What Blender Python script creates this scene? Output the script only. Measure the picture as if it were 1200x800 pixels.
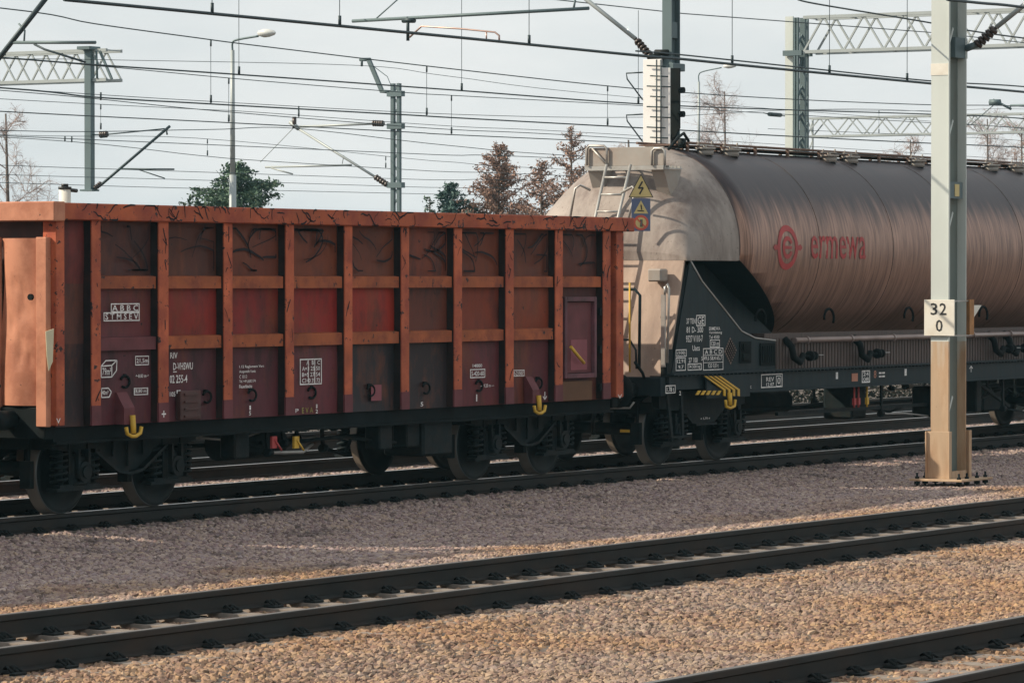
import bpy, bmesh, math, random
from mathutils import Vector, Matrix
R = math.radians
random.seed(7)
for o in list(bpy.data.objects): bpy.data.objects.remove(o)
S = bpy.context.scene
COL = S.collection

# ------------------------------------------------------------------ camera, sky, sun, exposure
F = 4700.0; CAMH = 2.58
AZ = math.atan(2819/4700.0); PT = math.atan(73/4700.0)
cd = bpy.data.cameras.new('camera'); cam = bpy.data.objects.new('camera', cd); COL.objects.link(cam)
cd.sensor_width = 36; cd.lens = F/1200*36; cd.clip_start = .5; cd.clip_end = 6000
cam.location = (0, 0, CAMH)
FW = Vector((math.cos(AZ)*math.cos(PT), math.sin(AZ)*math.cos(PT), -math.sin(PT)))
RT = Vector((math.sin(AZ), -math.cos(AZ), 0)); UP = RT.cross(FW)
cam.rotation_euler = FW.to_track_quat('-Z', 'Y').to_euler()
S.camera = cam
S.render.resolution_x = 1024; S.render.resolution_y = 682

SUN = Vector((-.78, 1.2, 0)).normalized(); EL = R(35)
w = bpy.data.worlds.new('World'); S.world = w; w.use_nodes = True
nt = w.node_tree; nt.nodes.clear()
wo = nt.nodes.new('ShaderNodeOutputWorld'); bg = nt.nodes.new('ShaderNodeBackground'); sk = nt.nodes.new('ShaderNodeTexSky')
sk.sky_type = 'NISHITA'; sk.sun_disc = False; sk.sun_elevation = EL
sk.sun_rotation = math.atan2(SUN.x, SUN.y); sk.air_density = 1.2; sk.dust_density = 2.5
tc = nt.nodes.new('ShaderNodeTexCoord'); mp = nt.nodes.new('ShaderNodeMapping'); mp.inputs['Scale'].default_value = (1, 1, 3.2)
nz = nt.nodes.new('ShaderNodeTexNoise'); nz.inputs['Scale'].default_value = 9; nz.inputs['Detail'].default_value = 7; nz.inputs['Roughness'].default_value = .55
cr = nt.nodes.new('ShaderNodeValToRGB')
cr.color_ramp.elements[0].position = .32; cr.color_ramp.elements[0].color = (6.9, 7.35, 7.5, 1)
cr.color_ramp.elements[1].position = .68; cr.color_ramp.elements[1].color = (8.5, 8.65, 8.6, 1)
mx = nt.nodes.new('ShaderNodeMix'); mx.data_type = 'RGBA'; mx.inputs[0].default_value = .9
nt.links.new(tc.outputs['Generated'], mp.inputs[0]); nt.links.new(mp.outputs[0], nz.inputs['Vector']); nt.links.new(nz.outputs['Fac'], cr.inputs[0])
nt.links.new(sk.outputs[0], mx.inputs[6]); nt.links.new(cr.outputs[0], mx.inputs[7]); nt.links.new(mx.outputs[2], bg.inputs[0])
bg.inputs[1].default_value = .1
sx = nt.nodes.new('ShaderNodeSeparateXYZ'); nt.links.new(tc.outputs['Generated'], sx.inputs[0])
vg = nt.nodes.new('ShaderNodeMapRange'); vg.inputs[1].default_value = .10; vg.inputs[2].default_value = .75; vg.inputs[3].default_value = .92; vg.inputs[4].default_value = .68
nt.links.new(sx.outputs[2], vg.inputs[0]); nt.links.new(vg.outputs[0], mx.inputs[0])   # the cloud veil thins towards the zenith
nt.links.new(bg.outputs[0], wo.inputs[0])
ld = bpy.data.lights.new('sun', 'SUN'); ld.energy = 5.0; ld.angle = R(.5); ld.color = (1, .87, .70)
lo = bpy.data.objects.new('sun', ld); COL.objects.link(lo)
sd = Vector((SUN.x*math.cos(EL), SUN.y*math.cos(EL), math.sin(EL)))
lo.rotation_euler = sd.to_track_quat('Z', 'Y').to_euler(); lo.location = sd*80
S.view_settings.view_transform = 'Standard'; S.view_settings.look = 'None'
S.view_settings.exposure = 0.12; S.view_settings.gamma = 1

# ------------------------------------------------------------------ photo point -> world point on a real plane
def ray(px, py): return FW*F + RT*(px-600) - UP*(py-400)
def PY(px, py, Y):
    d = ray(px, py); t = Y/d.y; return Vector((d.x*t, Y, CAMH+d.z*t))
def PX(px, py, X):
    d = ray(px, py); t = X/d.x; return Vector((X, d.y*t, CAMH+d.z*t))
def PD(px, py, z):
    d = ray(px, py); t = z/F; return Vector((d.x*t, d.y*t, CAMH+d.z*t))
def s2l(c): return tuple(((v/255)/12.92 if v/255 <= .04045 else ((v/255+.055)/1.055)**2.4) for v in c)

# ------------------------------------------------------------------ materials
MATS = {}
def mat(name, col, rough=.7, metal=0, var=.25, scale=3.0, dirt=None, dirt_amt=.5, dirt_scale=2.0, stretch=(1, 1, 1), bump=0, bscale=30, attr=False, speck=None, speck_t=.66, speck_s=12, spec=.4, emit=None):
    if name in MATS: return MATS[name]
    m = bpy.data.materials.new(name); m.use_nodes = True; t = m.node_tree; N = t.nodes; L = t.links
    b = N['Principled BSDF']; b.inputs['Roughness'].default_value = rough; b.inputs['Metallic'].default_value = metal
    b.inputs['Specular IOR Level'].default_value = spec
    co = N.new('ShaderNodeTexCoord'); ma = N.new('ShaderNodeMapping'); ma.inputs['Scale'].default_value = stretch
    L.new(co.outputs['Object'], ma.inputs[0])
    if attr:
        a = N.new('ShaderNodeVertexColor'); a.layer_name = 'paint'; base = a.outputs['Color']
    else:
        a = N.new('ShaderNodeRGB'); a.outputs[0].default_value = (*col, 1); base = a.outputs[0]
    n1 = N.new('ShaderNodeTexNoise'); n1.inputs['Scale'].default_value = scale; n1.inputs['Detail'].default_value = 6
    L.new(ma.outputs[0], n1.inputs['Vector'])
    mr = N.new('ShaderNodeMapRange'); mr.inputs[1].default_value = .25; mr.inputs[2].default_value = .75
    mr.inputs[3].default_value = 1-var; mr.inputs[4].default_value = 1+var; L.new(n1.outputs['Fac'], mr.inputs[0])
    if attr:      # rust breaking through the paint
        nr = N.new('ShaderNodeTexNoise'); nr.inputs['Scale'].default_value = 1.7; nr.inputs['Detail'].default_value = 10; nr.inputs['Roughness'].default_value = .7; L.new(ma.outputs[0], nr.inputs['Vector'])
        rr_ = N.new('ShaderNodeMapRange'); rr_.inputs[1].default_value = .50; rr_.inputs[2].default_value = .66; rr_.inputs[4].default_value = .75; L.new(nr.outputs['Fac'], rr_.inputs[0])
        mr_ = N.new('ShaderNodeMix'); mr_.data_type = 'RGBA'; L.new(rr_.outputs[0], mr_.inputs[0]); L.new(base, mr_.inputs[6]); mr_.inputs[7].default_value = (.20, .060, .025, 1); base = mr_.outputs[2]
    mm = N.new('ShaderNodeMix'); mm.data_type = 'RGBA'; mm.blend_type = 'MULTIPLY'; mm.inputs[0].default_value = 1
    L.new(base, mm.inputs[6]); L.new(mr.outputs[0], mm.inputs[7]); cur = mm.outputs[2]
    if dirt:
        n2 = N.new('ShaderNodeTexNoise'); n2.inputs['Scale'].default_value = dirt_scale; n2.inputs['Detail'].default_value = 9; n2.inputs['Roughness'].default_value = .65
        L.new(ma.outputs[0], n2.inputs['Vector'])
        r2 = N.new('ShaderNodeMapRange'); r2.inputs[1].default_value = .44; r2.inputs[2].default_value = .64; r2.inputs[4].default_value = dirt_amt
        L.new(n2.outputs['Fac'], r2.inputs[0])
        m2 = N.new('ShaderNodeMix'); m2.data_type = 'RGBA'; L.new(r2.outputs[0], m2.inputs[0]); L.new(cur, m2.inputs[6]); m2.inputs[7].default_value = (*dirt, 1); cur = m2.outputs[2]
    if speck:
        n3 = N.new('ShaderNodeTexNoise'); n3.inputs['Scale'].default_value = speck_s; n3.inputs['Detail'].default_value = 5; n3.inputs['Roughness'].default_value = .7
        L.new(co.outputs['Object'], n3.inputs['Vector'])
        r3 = N.new('ShaderNodeMapRange'); r3.inputs[1].default_value = speck_t; r3.inputs[2].default_value = speck_t+.03; L.new(n3.outputs['Fac'], r3.inputs[0])
        m3 = N.new('ShaderNodeMix'); m3.data_type = 'RGBA'; L.new(r3.outputs[0], m3.inputs[0]); L.new(cur, m3.inputs[6]); m3.inputs[7].default_value = (*speck, 1); cur = m3.outputs[2]
    L.new(cur, b.inputs['Base Color'])
    if bump:
        n4 = N.new('ShaderNodeTexNoise'); n4.inputs['Scale'].default_value = bscale; n4.inputs['Detail'].default_value = 5
        L.new(co.outputs['Object'], n4.inputs['Vector'])
        bp = N.new('ShaderNodeBump'); bp.inputs['Strength'].default_value = bump; bp.inputs['Distance'].default_value = .02
        L.new(n4.outputs['Fac'], bp.inputs['Height']); L.new(bp.outputs[0], b.inputs['Normal'])
    if emit: b.inputs['Emission Color'].default_value = (*emit, 1); b.inputs['Emission Strength'].default_value = 1
    MATS[name] = m; return m
BLK = (.012, .014, .016)
M_panel = mat('wagon side paint', None, attr=True, rough=.6, var=.42, scale=2.2, dirt=(.022, .017, .018), dirt_amt=.75, dirt_scale=2.2, stretch=(1, 1, .4), speck=(.018, .014, .016), speck_t=.655, speck_s=9, bump=.15, bscale=4, spec=.25)
M_rib = mat('rusty orange rib paint', (.47, .112, .046), rough=.7, var=.34, scale=2.5, dirt=(.25, .045, .026), dirt_amt=.75, dirt_scale=3.2, speck=(.03, .02, .02), speck_t=.60, speck_s=10, bump=.1)
M_belt = mat('worn ochre rail paint', (.34, .088, .028), rough=.7, var=.34, scale=2.5, dirt=(.17, .038, .02), dirt_amt=.75, dirt_scale=3.5, speck=(.04, .02, .02), speck_t=.61, speck_s=8)
M_rim = mat('chipped orange rim paint', (.40, .088, .030), rough=.65, var=.34, scale=3, dirt=(.24, .038, .02), dirt_amt=.8, dirt_scale=2.5, speck=(.03, .02, .022), speck_t=.585, speck_s=6)
M_endw = mat('faded salmon end plate paint', (.54, .235, .14), rough=.7, var=.12, scale=2, dirt=(.34, .12, .065), dirt_amt=.75, dirt_scale=2.5, speck=(.12, .055, .035), speck_t=.66, speck_s=11, bump=.1, bscale=5)
M_flank = mat('shade dark rib flank', (.020, .016, .017), rough=.85, var=.4, scale=5, dirt=(.05, .024, .018), dirt_amt=.5, dirt_scale=4, spec=.14)  # near-black flanks: the shade beside each rib is put into this colour
M_grime = mat('sooty undercoat', (.006, .010, .011), rough=.8, var=.4, scale=5, dirt=(.012, .012, .011), dirt_amt=.6, dirt_scale=3, spec=.14)
M_under = mat('dirty running gear', (.008, .015, .017), rough=.6, var=.35, scale=8, dirt=(.026, .022, .018), dirt_amt=.6, dirt_scale=5, bump=.2, spec=.14)
M_wheel = mat('dark steel wheel', (.013, .020, .022), rough=.6, var=.3, scale=5, dirt=(.04, .036, .03), dirt_amt=.5, spec=.14)
M_tread = mat('polished wheel tread', (.16, .14, .12), rough=.5, metal=.3, var=.15, dirt=(.12, .085, .05), dirt_amt=.5)
M_tyre = mat('worn wheel rim edge', (.12, .13, .13), rough=.5, metal=.4, var=.2)
M_rail = mat('brown rail steel', (.030, .031, .030), rough=.7, var=.25, scale=4, dirt=(.055, .040, .031), dirt_amt=.6, dirt_scale=3, stretch=(.4, 1, 1), spec=.14)
M_rail_top = mat('polished rail head', (.55, .56, .56), rough=.28, metal=.95, var=.08)
M_rail_dull = mat('dull rail head', (.16, .15, .14), rough=.55, metal=.5, var=.15)
M_clip = mat('black rail clip', (.014, .017, .017), rough=.7, var=.3, spec=.14)
M_sleeper = mat('weathered concrete sleeper', (.25, .21, .175), rough=.9, var=.25, scale=5, dirt=(.11, .09, .075), dirt_amt=.6, dirt_scale=4)
M_soil = mat('fine grey brown ballast bed', (.12, .097, .08), rough=.95, var=.35, scale=6, dirt=(.055, .047, .042), dirt_amt=.6, dirt_scale=1.2, bump=.8, bscale=22)
M_white = mat('white stencil paint', (.82, .81, .78), rough=.7, var=.2, scale=20, dirt=(.42, .36, .35), dirt_amt=.45, dirt_scale=14)
M_yellow = mat('yellow safety paint', (.66, .40, .04), rough=.5, var=.12, scale=10, dirt=(.4, .25, .05), dirt_amt=.4)
M_red = mat('faded red logo paint', (.46, .06, .06), rough=.65, var=.2, scale=6, dirt=(.27, .08, .07), dirt_amt=.6, dirt_scale=3)
M_tank = mat('dusty brown tank shell', (.37, .23, .175), rough=.46, metal=.6, var=.28, scale=2.0, dirt=(.16, .098, .08), dirt_amt=.8, dirt_scale=3.0, stretch=(7, .5, .5), spec=.5)
M_hood = mat('dusty tank end shell', (.31, .27, .24), rough=.65, metal=.1, var=.2, scale=1.6, dirt=(.125, .092, .08), dirt_amt=.8, dirt_scale=1.3, stretch=(1.6, 1.6, .55), speck=(.13, .10, .085), speck_t=.63, speck_s=24)
M_endplate = mat('tan dusty end plate', (.40, .30, .235), rough=.7, var=.16, scale=2, dirt=(.19, .135, .11), dirt_amt=.7, dirt_scale=1.5, stretch=(1, 1.5, .5), speck=(.12, .09, .07), speck_t=.66, speck_s=18)
M_teal = mat('dark blue grey frame paint', (.012, .024, .029), rough=.5, var=.25, scale=3, dirt=(.024, .027, .028), dirt_amt=.6, dirt_scale=2.5, stretch=(3, 1, .6), spec=.14)
M_skirt = mat('streaked brown skirt', (.13, .093, .08), rough=.6, metal=.2, var=.4, scale=3, dirt=(.035, .032, .032), dirt_amt=.8, dirt_scale=3, stretch=(9, 1, .3))
M_galv = mat('galvanised tube', (.42, .42, .40), rough=.45, metal=.5, var=.15, dirt=(.25, .2, .16), dirt_amt=.4)
M_plat = mat('pale grey platform plate', (.33, .31, .28), rough=.6, metal=.1, var=.12, dirt=(.3, .22, .17), dirt_amt=.5)
M_mast = mat('pale green grey mast paint', (.56, .61, .58), rough=.55, var=.06, scale=1.5, dirt=(.42, .46, .43), dirt_amt=.4, dirt_scale=1, stretch=(1, 1, .3))
M_mastfoot = mat('rust stained mast foot paint', (.50, .36, .235), rough=.65, var=.18, scale=2, dirt=(.34, .18, .09), dirt_amt=.7, dirt_scale=1.4, stretch=(2, 2, .4), speck=(.14, .05, .02), speck_t=.70, speck_s=9)
M_far = mat('grey green far steel', (.11, .155, .165), rough=.55, metal=.2, var=.15, scale=1)
M_fargrey = mat('pale grey far steel', (.36, .40, .40), rough=.5, metal=.2, var=.1, scale=1)
M_wire = mat('dark wire', (.035, .055, .062), rough=.5, metal=.3, var=.1)
M_insul = mat('brown glazed insulator', (.05, .035, .03), rough=.3, var=.2)
M_copper = mat('pinkish bare tube', (.4, .28, .24), rough=.4, metal=.6, var=.1)
M_signw = mat('white sign enamel', (.74, .72, .64), rough=.45, var=.06, scale=5, dirt=(.5, .42, .3), dirt_amt=.35, dirt_scale=3)
M_signk = mat('black sign lettering', (.03, .03, .03), rough=.5, var=.1)
M_signb = mat('faded blue sign', (.10, .13, .22), rough=.5, var=.1)
M_signy = mat('pale yellow sign', (.58, .47, .20), rough=.5, var=.08)
M_signr = mat('red sign ring', (.55, .10, .06), rough=.5, var=.1)
M_rusty = mat('rusty plate back', (.36, .18, .07), rough=.7, var=.25, scale=6)
M_bark = mat('grey brown bark', (.12, .095, .08), rough=.9, var=.3, scale=6)
M_twig = mat('bare birch twigs', (.36, .29, .27), rough=.9, var=.2)
M_larch = mat('brown larch twigs', (.30, .19, .145), rough=.9, var=.4, scale=1.5)
M_needle = mat('dark green needles', (.075, .125, .08), rough=.8, var=.5, scale=1.2)
M_needle2 = mat('blue green needles', (.06, .11, .095), rough=.8, var=.4, scale=1.5)
M_scrib = mat('black scribble', (.022, .017, .02), rough=.7, var=.1, spec=.14)
M_darkpaint = mat('dark brown door paint', (.085, .035, .03), rough=.6, var=.4, scale=3, dirt=(.03, .025, .025), dirt_amt=.5)

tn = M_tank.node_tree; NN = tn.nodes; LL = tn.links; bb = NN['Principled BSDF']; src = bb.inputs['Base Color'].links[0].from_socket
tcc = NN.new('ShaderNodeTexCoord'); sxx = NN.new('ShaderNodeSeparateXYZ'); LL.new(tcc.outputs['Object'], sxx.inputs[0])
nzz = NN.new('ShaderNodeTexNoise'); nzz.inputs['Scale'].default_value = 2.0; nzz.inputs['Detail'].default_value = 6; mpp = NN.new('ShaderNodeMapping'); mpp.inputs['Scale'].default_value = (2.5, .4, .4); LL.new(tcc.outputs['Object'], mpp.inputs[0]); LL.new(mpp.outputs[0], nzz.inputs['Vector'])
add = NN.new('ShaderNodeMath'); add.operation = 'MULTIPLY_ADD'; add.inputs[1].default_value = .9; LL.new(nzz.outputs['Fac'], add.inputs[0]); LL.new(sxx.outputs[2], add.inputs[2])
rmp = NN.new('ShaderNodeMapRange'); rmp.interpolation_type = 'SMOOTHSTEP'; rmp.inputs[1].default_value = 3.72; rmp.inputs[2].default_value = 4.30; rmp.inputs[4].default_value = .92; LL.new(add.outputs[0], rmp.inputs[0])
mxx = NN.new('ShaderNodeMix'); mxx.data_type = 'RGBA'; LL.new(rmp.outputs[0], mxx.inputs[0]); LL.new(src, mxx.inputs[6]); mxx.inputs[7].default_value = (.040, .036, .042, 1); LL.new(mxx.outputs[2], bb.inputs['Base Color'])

def rust_fade(m, z0, z1, top):
    t = m.node_tree; N = t.nodes; L = t.links; b = N['Principled BSDF']; src = b.inputs['Base Color'].links[0].from_socket
    c = N.new('ShaderNodeTexCoord'); x = N.new('ShaderNodeSeparateXYZ'); n = N.new('ShaderNodeTexNoise'); n.inputs['Scale'].default_value = 3; n.inputs['Detail'].default_value = 7
    mp_ = N.new('ShaderNodeMapping'); mp_.inputs['Scale'].default_value = (3, 3, .5); L.new(c.outputs['Object'], mp_.inputs[0]); L.new(mp_.outputs[0], n.inputs['Vector']); L.new(c.outputs['Object'], x.inputs[0])
    a = N.new('ShaderNodeMath'); a.operation = 'MULTIPLY_ADD'; a.inputs[1].default_value = 1.6; L.new(n.outputs['Fac'], a.inputs[0]); L.new(x.outputs[2], a.inputs[2])
    r = N.new('ShaderNodeMapRange'); r.inputs[1].default_value = z0+.8; r.inputs[2].default_value = z1+.8; L.new(a.outputs[0], r.inputs[0])
    k = N.new('ShaderNodeMix'); k.data_type = 'RGBA'; L.new(r.outputs[0], k.inputs[0]); L.new(src, k.inputs[6]); k.inputs[7].default_value = (*top, 1); L.new(k.outputs[2], b.inputs['Base Color'])
rust_fade(M_mastfoot, 1.55, 2.25, (.52, .52, .46))

M_web = mat('shade darkened green mast web', (.15, .185, .17), rough=.6, var=.2, scale=2, dirt=(.11, .10, .08), dirt_amt=.6, dirt_scale=2, stretch=(1, 1, .3))  # darker than the flanges: shade of the recessed web painted into its colour
# ------------------------------------------------------------------ mesh builder
SPLIT = {n: .004 for n in ('end_rim', 'side_rim', 'brake_valve_box', 'platform_bracket', 'handrail', 'grab_rail', 'end_plate', 'insulator', 'lacing_bar', 'clamp', 'step', 'weld_seam', 'corrugated_skirt', 'discharge_pipe', 'ladder', 'leg', 'stay', 'stay_tube', 'steady_arm', 'coil_spring', 'shell_lug', 'strut', 'tube', 'brake_hose', 'side_girder', 'contact_wire', 'bracket', 'headstock', 'outlet_valve', 'hook_bracket', 'registration_tube', 'dropper', 'paint_patch', 'document_box', 'label_plate', 'hatch', 'white_panel', 'board', 'tank_end', 'hinge', 'underframe', 'air_tank')}
SPLIT.update({'marking': .035, 'scribble': .02, 'lashing_ring': .06, 'anchor_bolt': .03, 'hazard_stripe': .03, 'brake_gear': .02, 'base_socket': .02, 'numerals': .0, 'stay': .02, 'name_lettering': .0, 'emblem': .05, 'walkway': .15, 'platform_grating': .1, 'signal_head': .03})
class MB:
    def __init__(s, f=None): s.bm = bmesh.new(); s.f = f; s.col = None; s.sm = []
    def v(s, p):
        p = Vector(p); return s.bm.verts.new(s.f(p) if s.f else p)
    def face(s, vs, smooth=False, mi=0):
        try: f = s.bm.faces.new(vs)
        except ValueError: return None
        f.smooth = smooth; f.material_index = mi
        if s.col is not None: s.sm.append((f, s.col))
        return f
    def box(s, a, b, mi=0, bev=0):
        (x0, y0, z0), (x1, y1, z1) = a, b
        x0, x1 = sorted((x0, x1)); y0, y1 = sorted((y0, y1)); z0, z1 = sorted((z0, z1))
        if bev:
            b_ = min(bev, (x1-x0)*.3, (y1-y0)*.3, (z1-z0)*.3); t = bmesh.new()
            bmesh.ops.create_cube(t, size=1)
            for q in t.verts: q.co = Vector(((x0+x1)/2+q.co.x*(x1-x0), (y0+y1)/2+q.co.y*(y1-y0), (z0+z1)/2+q.co.z*(z1-z0)))
            bmesh.ops.bevel(t, geom=t.edges[:], offset=b_, segments=1, affect='EDGES')
            mp_ = {q: s.v(q.co) for q in t.verts}
            for f in t.faces: s.face([mp_[q] for q in f.verts], mi=mi)
            t.free(); return
        c = [s.v((x, y, z)) for x in (x0, x1) for y in (y0, y1) for z in (z0, z1)]
        for q in ((0, 1, 3, 2), (4, 6, 7, 5), (0, 4, 5, 1), (2, 3, 7, 6), (0, 2, 6, 4), (1, 5, 7, 3)): s.face([c[i] for i in q], mi=mi)
    def tube(s, pts, r, n=8, mi=0, r2=None, cap=True, smooth=True):
        pts = [Vector(p) for p in pts]; k = len(pts); rings = []; prev = None
        for i, p in enumerate(pts):
            d = (pts[min(i+1, k-1)]-pts[max(i-1, 0)])
            if d.length < 1e-9: d = Vector((0, 0, 1))
            d.normalize()
            if prev is None:
                a = Vector((0, 0, 1)) if abs(d.z) < .9 else Vector((1, 0, 0))
                e1 = d.cross(a).normalized()
            else:
                e1 = prev - d*prev.dot(d)
                e1 = e1.normalized() if e1.length > 1e-6 else d.orthogonal().normalized()
            prev = e1; e2 = d.cross(e1)
            rr = r if r2 is None else r+(r2-r)*i/(k-1)
            rings.append([s.v(p+(e1*math.cos(2*math.pi*j/n)+e2*math.sin(2*math.pi*j/n))*rr) for j in range(n)])
        for a, b in zip(rings, rings[1:]):
            for j in range(n): s.face([a[j], a[(j+1) % n], b[(j+1) % n], b[j]], smooth and n > 4, mi)
        if cap: s.face(rings[0][::-1], mi=mi); s.face(rings[-1], mi=mi)
    def bar(s, a, b, w, h, mi=0):        # rectangular bar from a to b; w across (horizontal), h the other way
        a, b = Vector(a), Vector(b); d = (b-a).normalized()
        u = d.cross(Vector((0, 0, 1)))
        u = u.normalized() if u.length > 1e-4 else Vector((1, 0, 0))
        q = d.cross(u); c = []
        for p in (a, b):
            for i, j in ((-1, -1), (1, -1), (1, 1), (-1, 1)): c.append(s.v(p+u*w/2*i+q*h/2*j))
        for f in ((3, 2, 1, 0), (4, 5, 6, 7), (0, 1, 5, 4), (1, 2, 6, 5), (2, 3, 7, 6), (3, 0, 4, 7)): s.face([c[i] for i in f], mi=mi)
    def prism(s, poly, axis, a, b, mi=0):     # poly in the other two axes
        def mk(p, t):
            return {'y': (p[0], t, p[1]), 'x': (t, p[0], p[1]), 'z': (p[0], p[1], t)}[axis]
        A = [s.v(mk(p, a)) for p in poly]; B = [s.v(mk(p, b)) for p in poly]; n = len(poly)
        s.face(A, mi=mi); s.face(B[::-1], mi=mi)
        for i in range(n): s.face([A[i], B[i], B[(i+1) % n], A[(i+1) % n]], mi=mi)
    def lathe(s, prof, c, axis='y', n=32, mi=0, mis=None, smooth=True):   # prof: (r, t)
        c = Vector(c); rings = []
        for r, t in prof:
            ring = []
            for j in range(n):
                a = 2*math.pi*j/n; u, v_ = r*math.cos(a), r*math.sin(a)
                o = {'y': (u, t, v_), 'x': (t, u, v_), 'z': (u, v_, t)}[axis]; ring.append(s.v(c+Vector(o)))
            rings.append(ring)
        for i, (a, b) in enumerate(zip(rings, rings[1:])):
            for j in range(n): s.face([a[j], a[(j+1) % n], b[(j+1) % n], b[j]], smooth, mis[i] if mis else mi)
    def add_mesh(s, me, M, mi=0):
        vs = [s.v(M(v.co)) for v in me.vertices]
        for p in me.polygons: s.face([vs[i] for i in p.vertices], mi=mi)
    def clusters(s, gap):
        bm = s.bm; bm.verts.index_update(); seen = {}; isl = []
        for v in bm.verts:
            if v in seen: continue
            st = [v]; seen[v] = len(isl); lo = v.co.copy(); hi = v.co.copy()
            while st:
                q = st.pop()
                for i in range(3): lo[i] = min(lo[i], q.co[i]); hi[i] = max(hi[i], q.co[i])
                for e in q.link_edges:
                    o = e.other_vert(q)
                    if o not in seen: seen[o] = len(isl); st.append(o)
            isl.append([lo, hi])
        par = list(range(len(isl)))
        def fd(i):
            while par[i] != i: par[i] = par[par[i]]; i = par[i]
            return i
        order = sorted(range(len(isl)), key=lambda i: isl[i][0].x)
        for a_, i in enumerate(order):
            for j in order[a_+1:]:
                if isl[j][0].x > isl[i][1].x+gap: break
                if all(isl[j][0][k] <= isl[i][1][k]+gap and isl[i][0][k] <= isl[j][1][k]+gap for k in (1, 2)): par[fd(i)] = fd(j)
        gr = {}
        for v, i in seen.items(): gr.setdefault(fd(i), set()).add(v)
        return list(gr.values())
    def build(s, name, mats, parent=None, fix=True):
        gap = SPLIT.get(name)
        if gap is not None and not s.sm:
            cl = s.clusters(gap)
            if 1 < len(cl) <= 90:
                if fix: bmesh.ops.recalc_face_normals(s.bm, faces=s.bm.faces[:])
                out = None
                for c in cl:
                    t = MB(); mp_ = {v: t.bm.verts.new(v.co) for v in c}
                    for v in c:
                        for f in v.link_faces:
                            if f.verts[0] is v:
                                try: nf = t.bm.faces.new([mp_[q] for q in f.verts])
                                except ValueError: continue
                                nf.smooth = f.smooth; nf.material_index = f.material_index
                    out = t.build(name+'\n', mats, parent, fix=False)
                s.bm.free(); return out
        name = name.strip()
        if fix: bmesh.ops.recalc_face_normals(s.bm, faces=s.bm.faces[:])
        me = bpy.data.meshes.new(name)
        org = Vector((0, 0, 0)); p = parent
        while p: org += p.location; p = p.parent
        for q in s.bm.verts: q.co -= org
        if s.sm:
            lay = s.bm.loops.layers.float_color.new('paint')
            for f, c in s.sm:
                for l in f.loops: l[lay] = (*c, 1)
        s.bm.to_mesh(me); s.bm.free()
        for m in (mats if isinstance(mats, (list, tuple)) else [mats]): me.materials.append(m)
        o = bpy.data.objects.new(name, me); COL.objects.link(o)
        if parent: o.parent = parent
        return o
def tag(o, label=None, cat=None, group=None, kind=None):
    if label: o['label'] = label
    if cat: o['category'] = cat
    if group: o['group'] = group
    if kind: o['kind'] = kind
    return o
def thing(name, label, cat, loc=(0, 0, 0), group=None):
    o = bpy.data.objects.new(name, None); COL.objects.link(o); o.location = loc; o.empty_display_size = .3
    return tag(o, label, cat, group)
def copy_tree(o, parent=None):
    c = o.copy(); COL.objects.link(c); c.parent = parent
    for ch in [x for x in bpy.data.objects if x.parent is o]: copy_tree(ch, c)
    return c

_txt = {}
def text_mesh(s):
    if s in _txt: return _txt[s]
    cu = bpy.data.curves.new('t', 'FONT'); cu.body = s; cu.resolution_u = 2; cu.offset = .004 if s == 'ermewa' else .010; o = bpy.data.objects.new('t', cu); COL.objects.link(o)
    bpy.context.view_layer.update(); dg = bpy.context.evaluated_depsgraph_get()
    me = bpy.data.meshes.new_from_object(o.evaluated_get(dg)); bpy.data.objects.remove(o)
    xs = [v.co.x for v in me.vertices]; ys = [v.co.y for v in me.vertices]
    _txt[s] = (me, min(xs), min(ys), max(xs)-min(xs), max(ys)-min(ys)); return _txt[s]
def text_fit(mb, s, M, mi=0):      # M maps (u, v) in 0..1 to a world point
    me, x0, y0, sx, sy = text_mesh(s)
    mb.add_mesh(me, lambda c: M((c.x-x0)/sx, (c.y-y0)/sy), mi)
def side_map(x0, y0, x1, y1, Y):   # photo rectangle on the plane Y
    a = PY(x0, y1, Y); b = PY(x1, y1, Y); c = PY(x0, y0, Y)
    return lambda u, v: Vector((a.x+(b.x-a.x)*u, Y, a.z+(c.z-a.z)*v))
def txt(mb, s, x0, y0, x1, y1, Y, mi=0): text_fit(mb, s, side_map(x0, y0, x1, y1, Y), mi)
def frame(mb, x0, y0, x1, y1, Y, t=.014, mi=0):
    M = side_map(x0, y0, x1, y1, Y); a = M(0, 0); b = M(1, 1)
    for p, q in (((a.x, a.z), (b.x, a.z+t)), ((a.x, b.z-t), (b.x, b.z)), ((a.x, a.z+t), (a.x+t, b.z-t)), ((b.x-t, a.z+t), (b.x, b.z-t))):
        mb.box((p[0], Y-.001, p[1]), (q[0], Y+.001, q[1]), mi)
def stroke(mb, pts, w, Y, mi=0):   # flat ribbon on a plane Y through (x, z) points
    L_ = []; n = len(pts)
    for i in range(n):
        a = Vector(pts[max(i-1, 0)]); b = Vector(pts[min(i+1, n-1)]); d = b-a
        if d.length < 1e-6: d = Vector((1, 0))
        d.normalize(); k = Vector((-d.y, d.x))*w/2*(.45+.55*math.sin(math.pi*(i+.6)/(n+.2)))
        p = Vector(pts[i]); L_.append((mb.v((p.x+k.x, Y, p.y+k.y)), mb.v((p.x-k.x, Y, p.y-k.y))))
    for a, b in zip(L_, L_[1:]): mb.face([a[0], a[1], b[1], b[0]], mi=mi)

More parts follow.
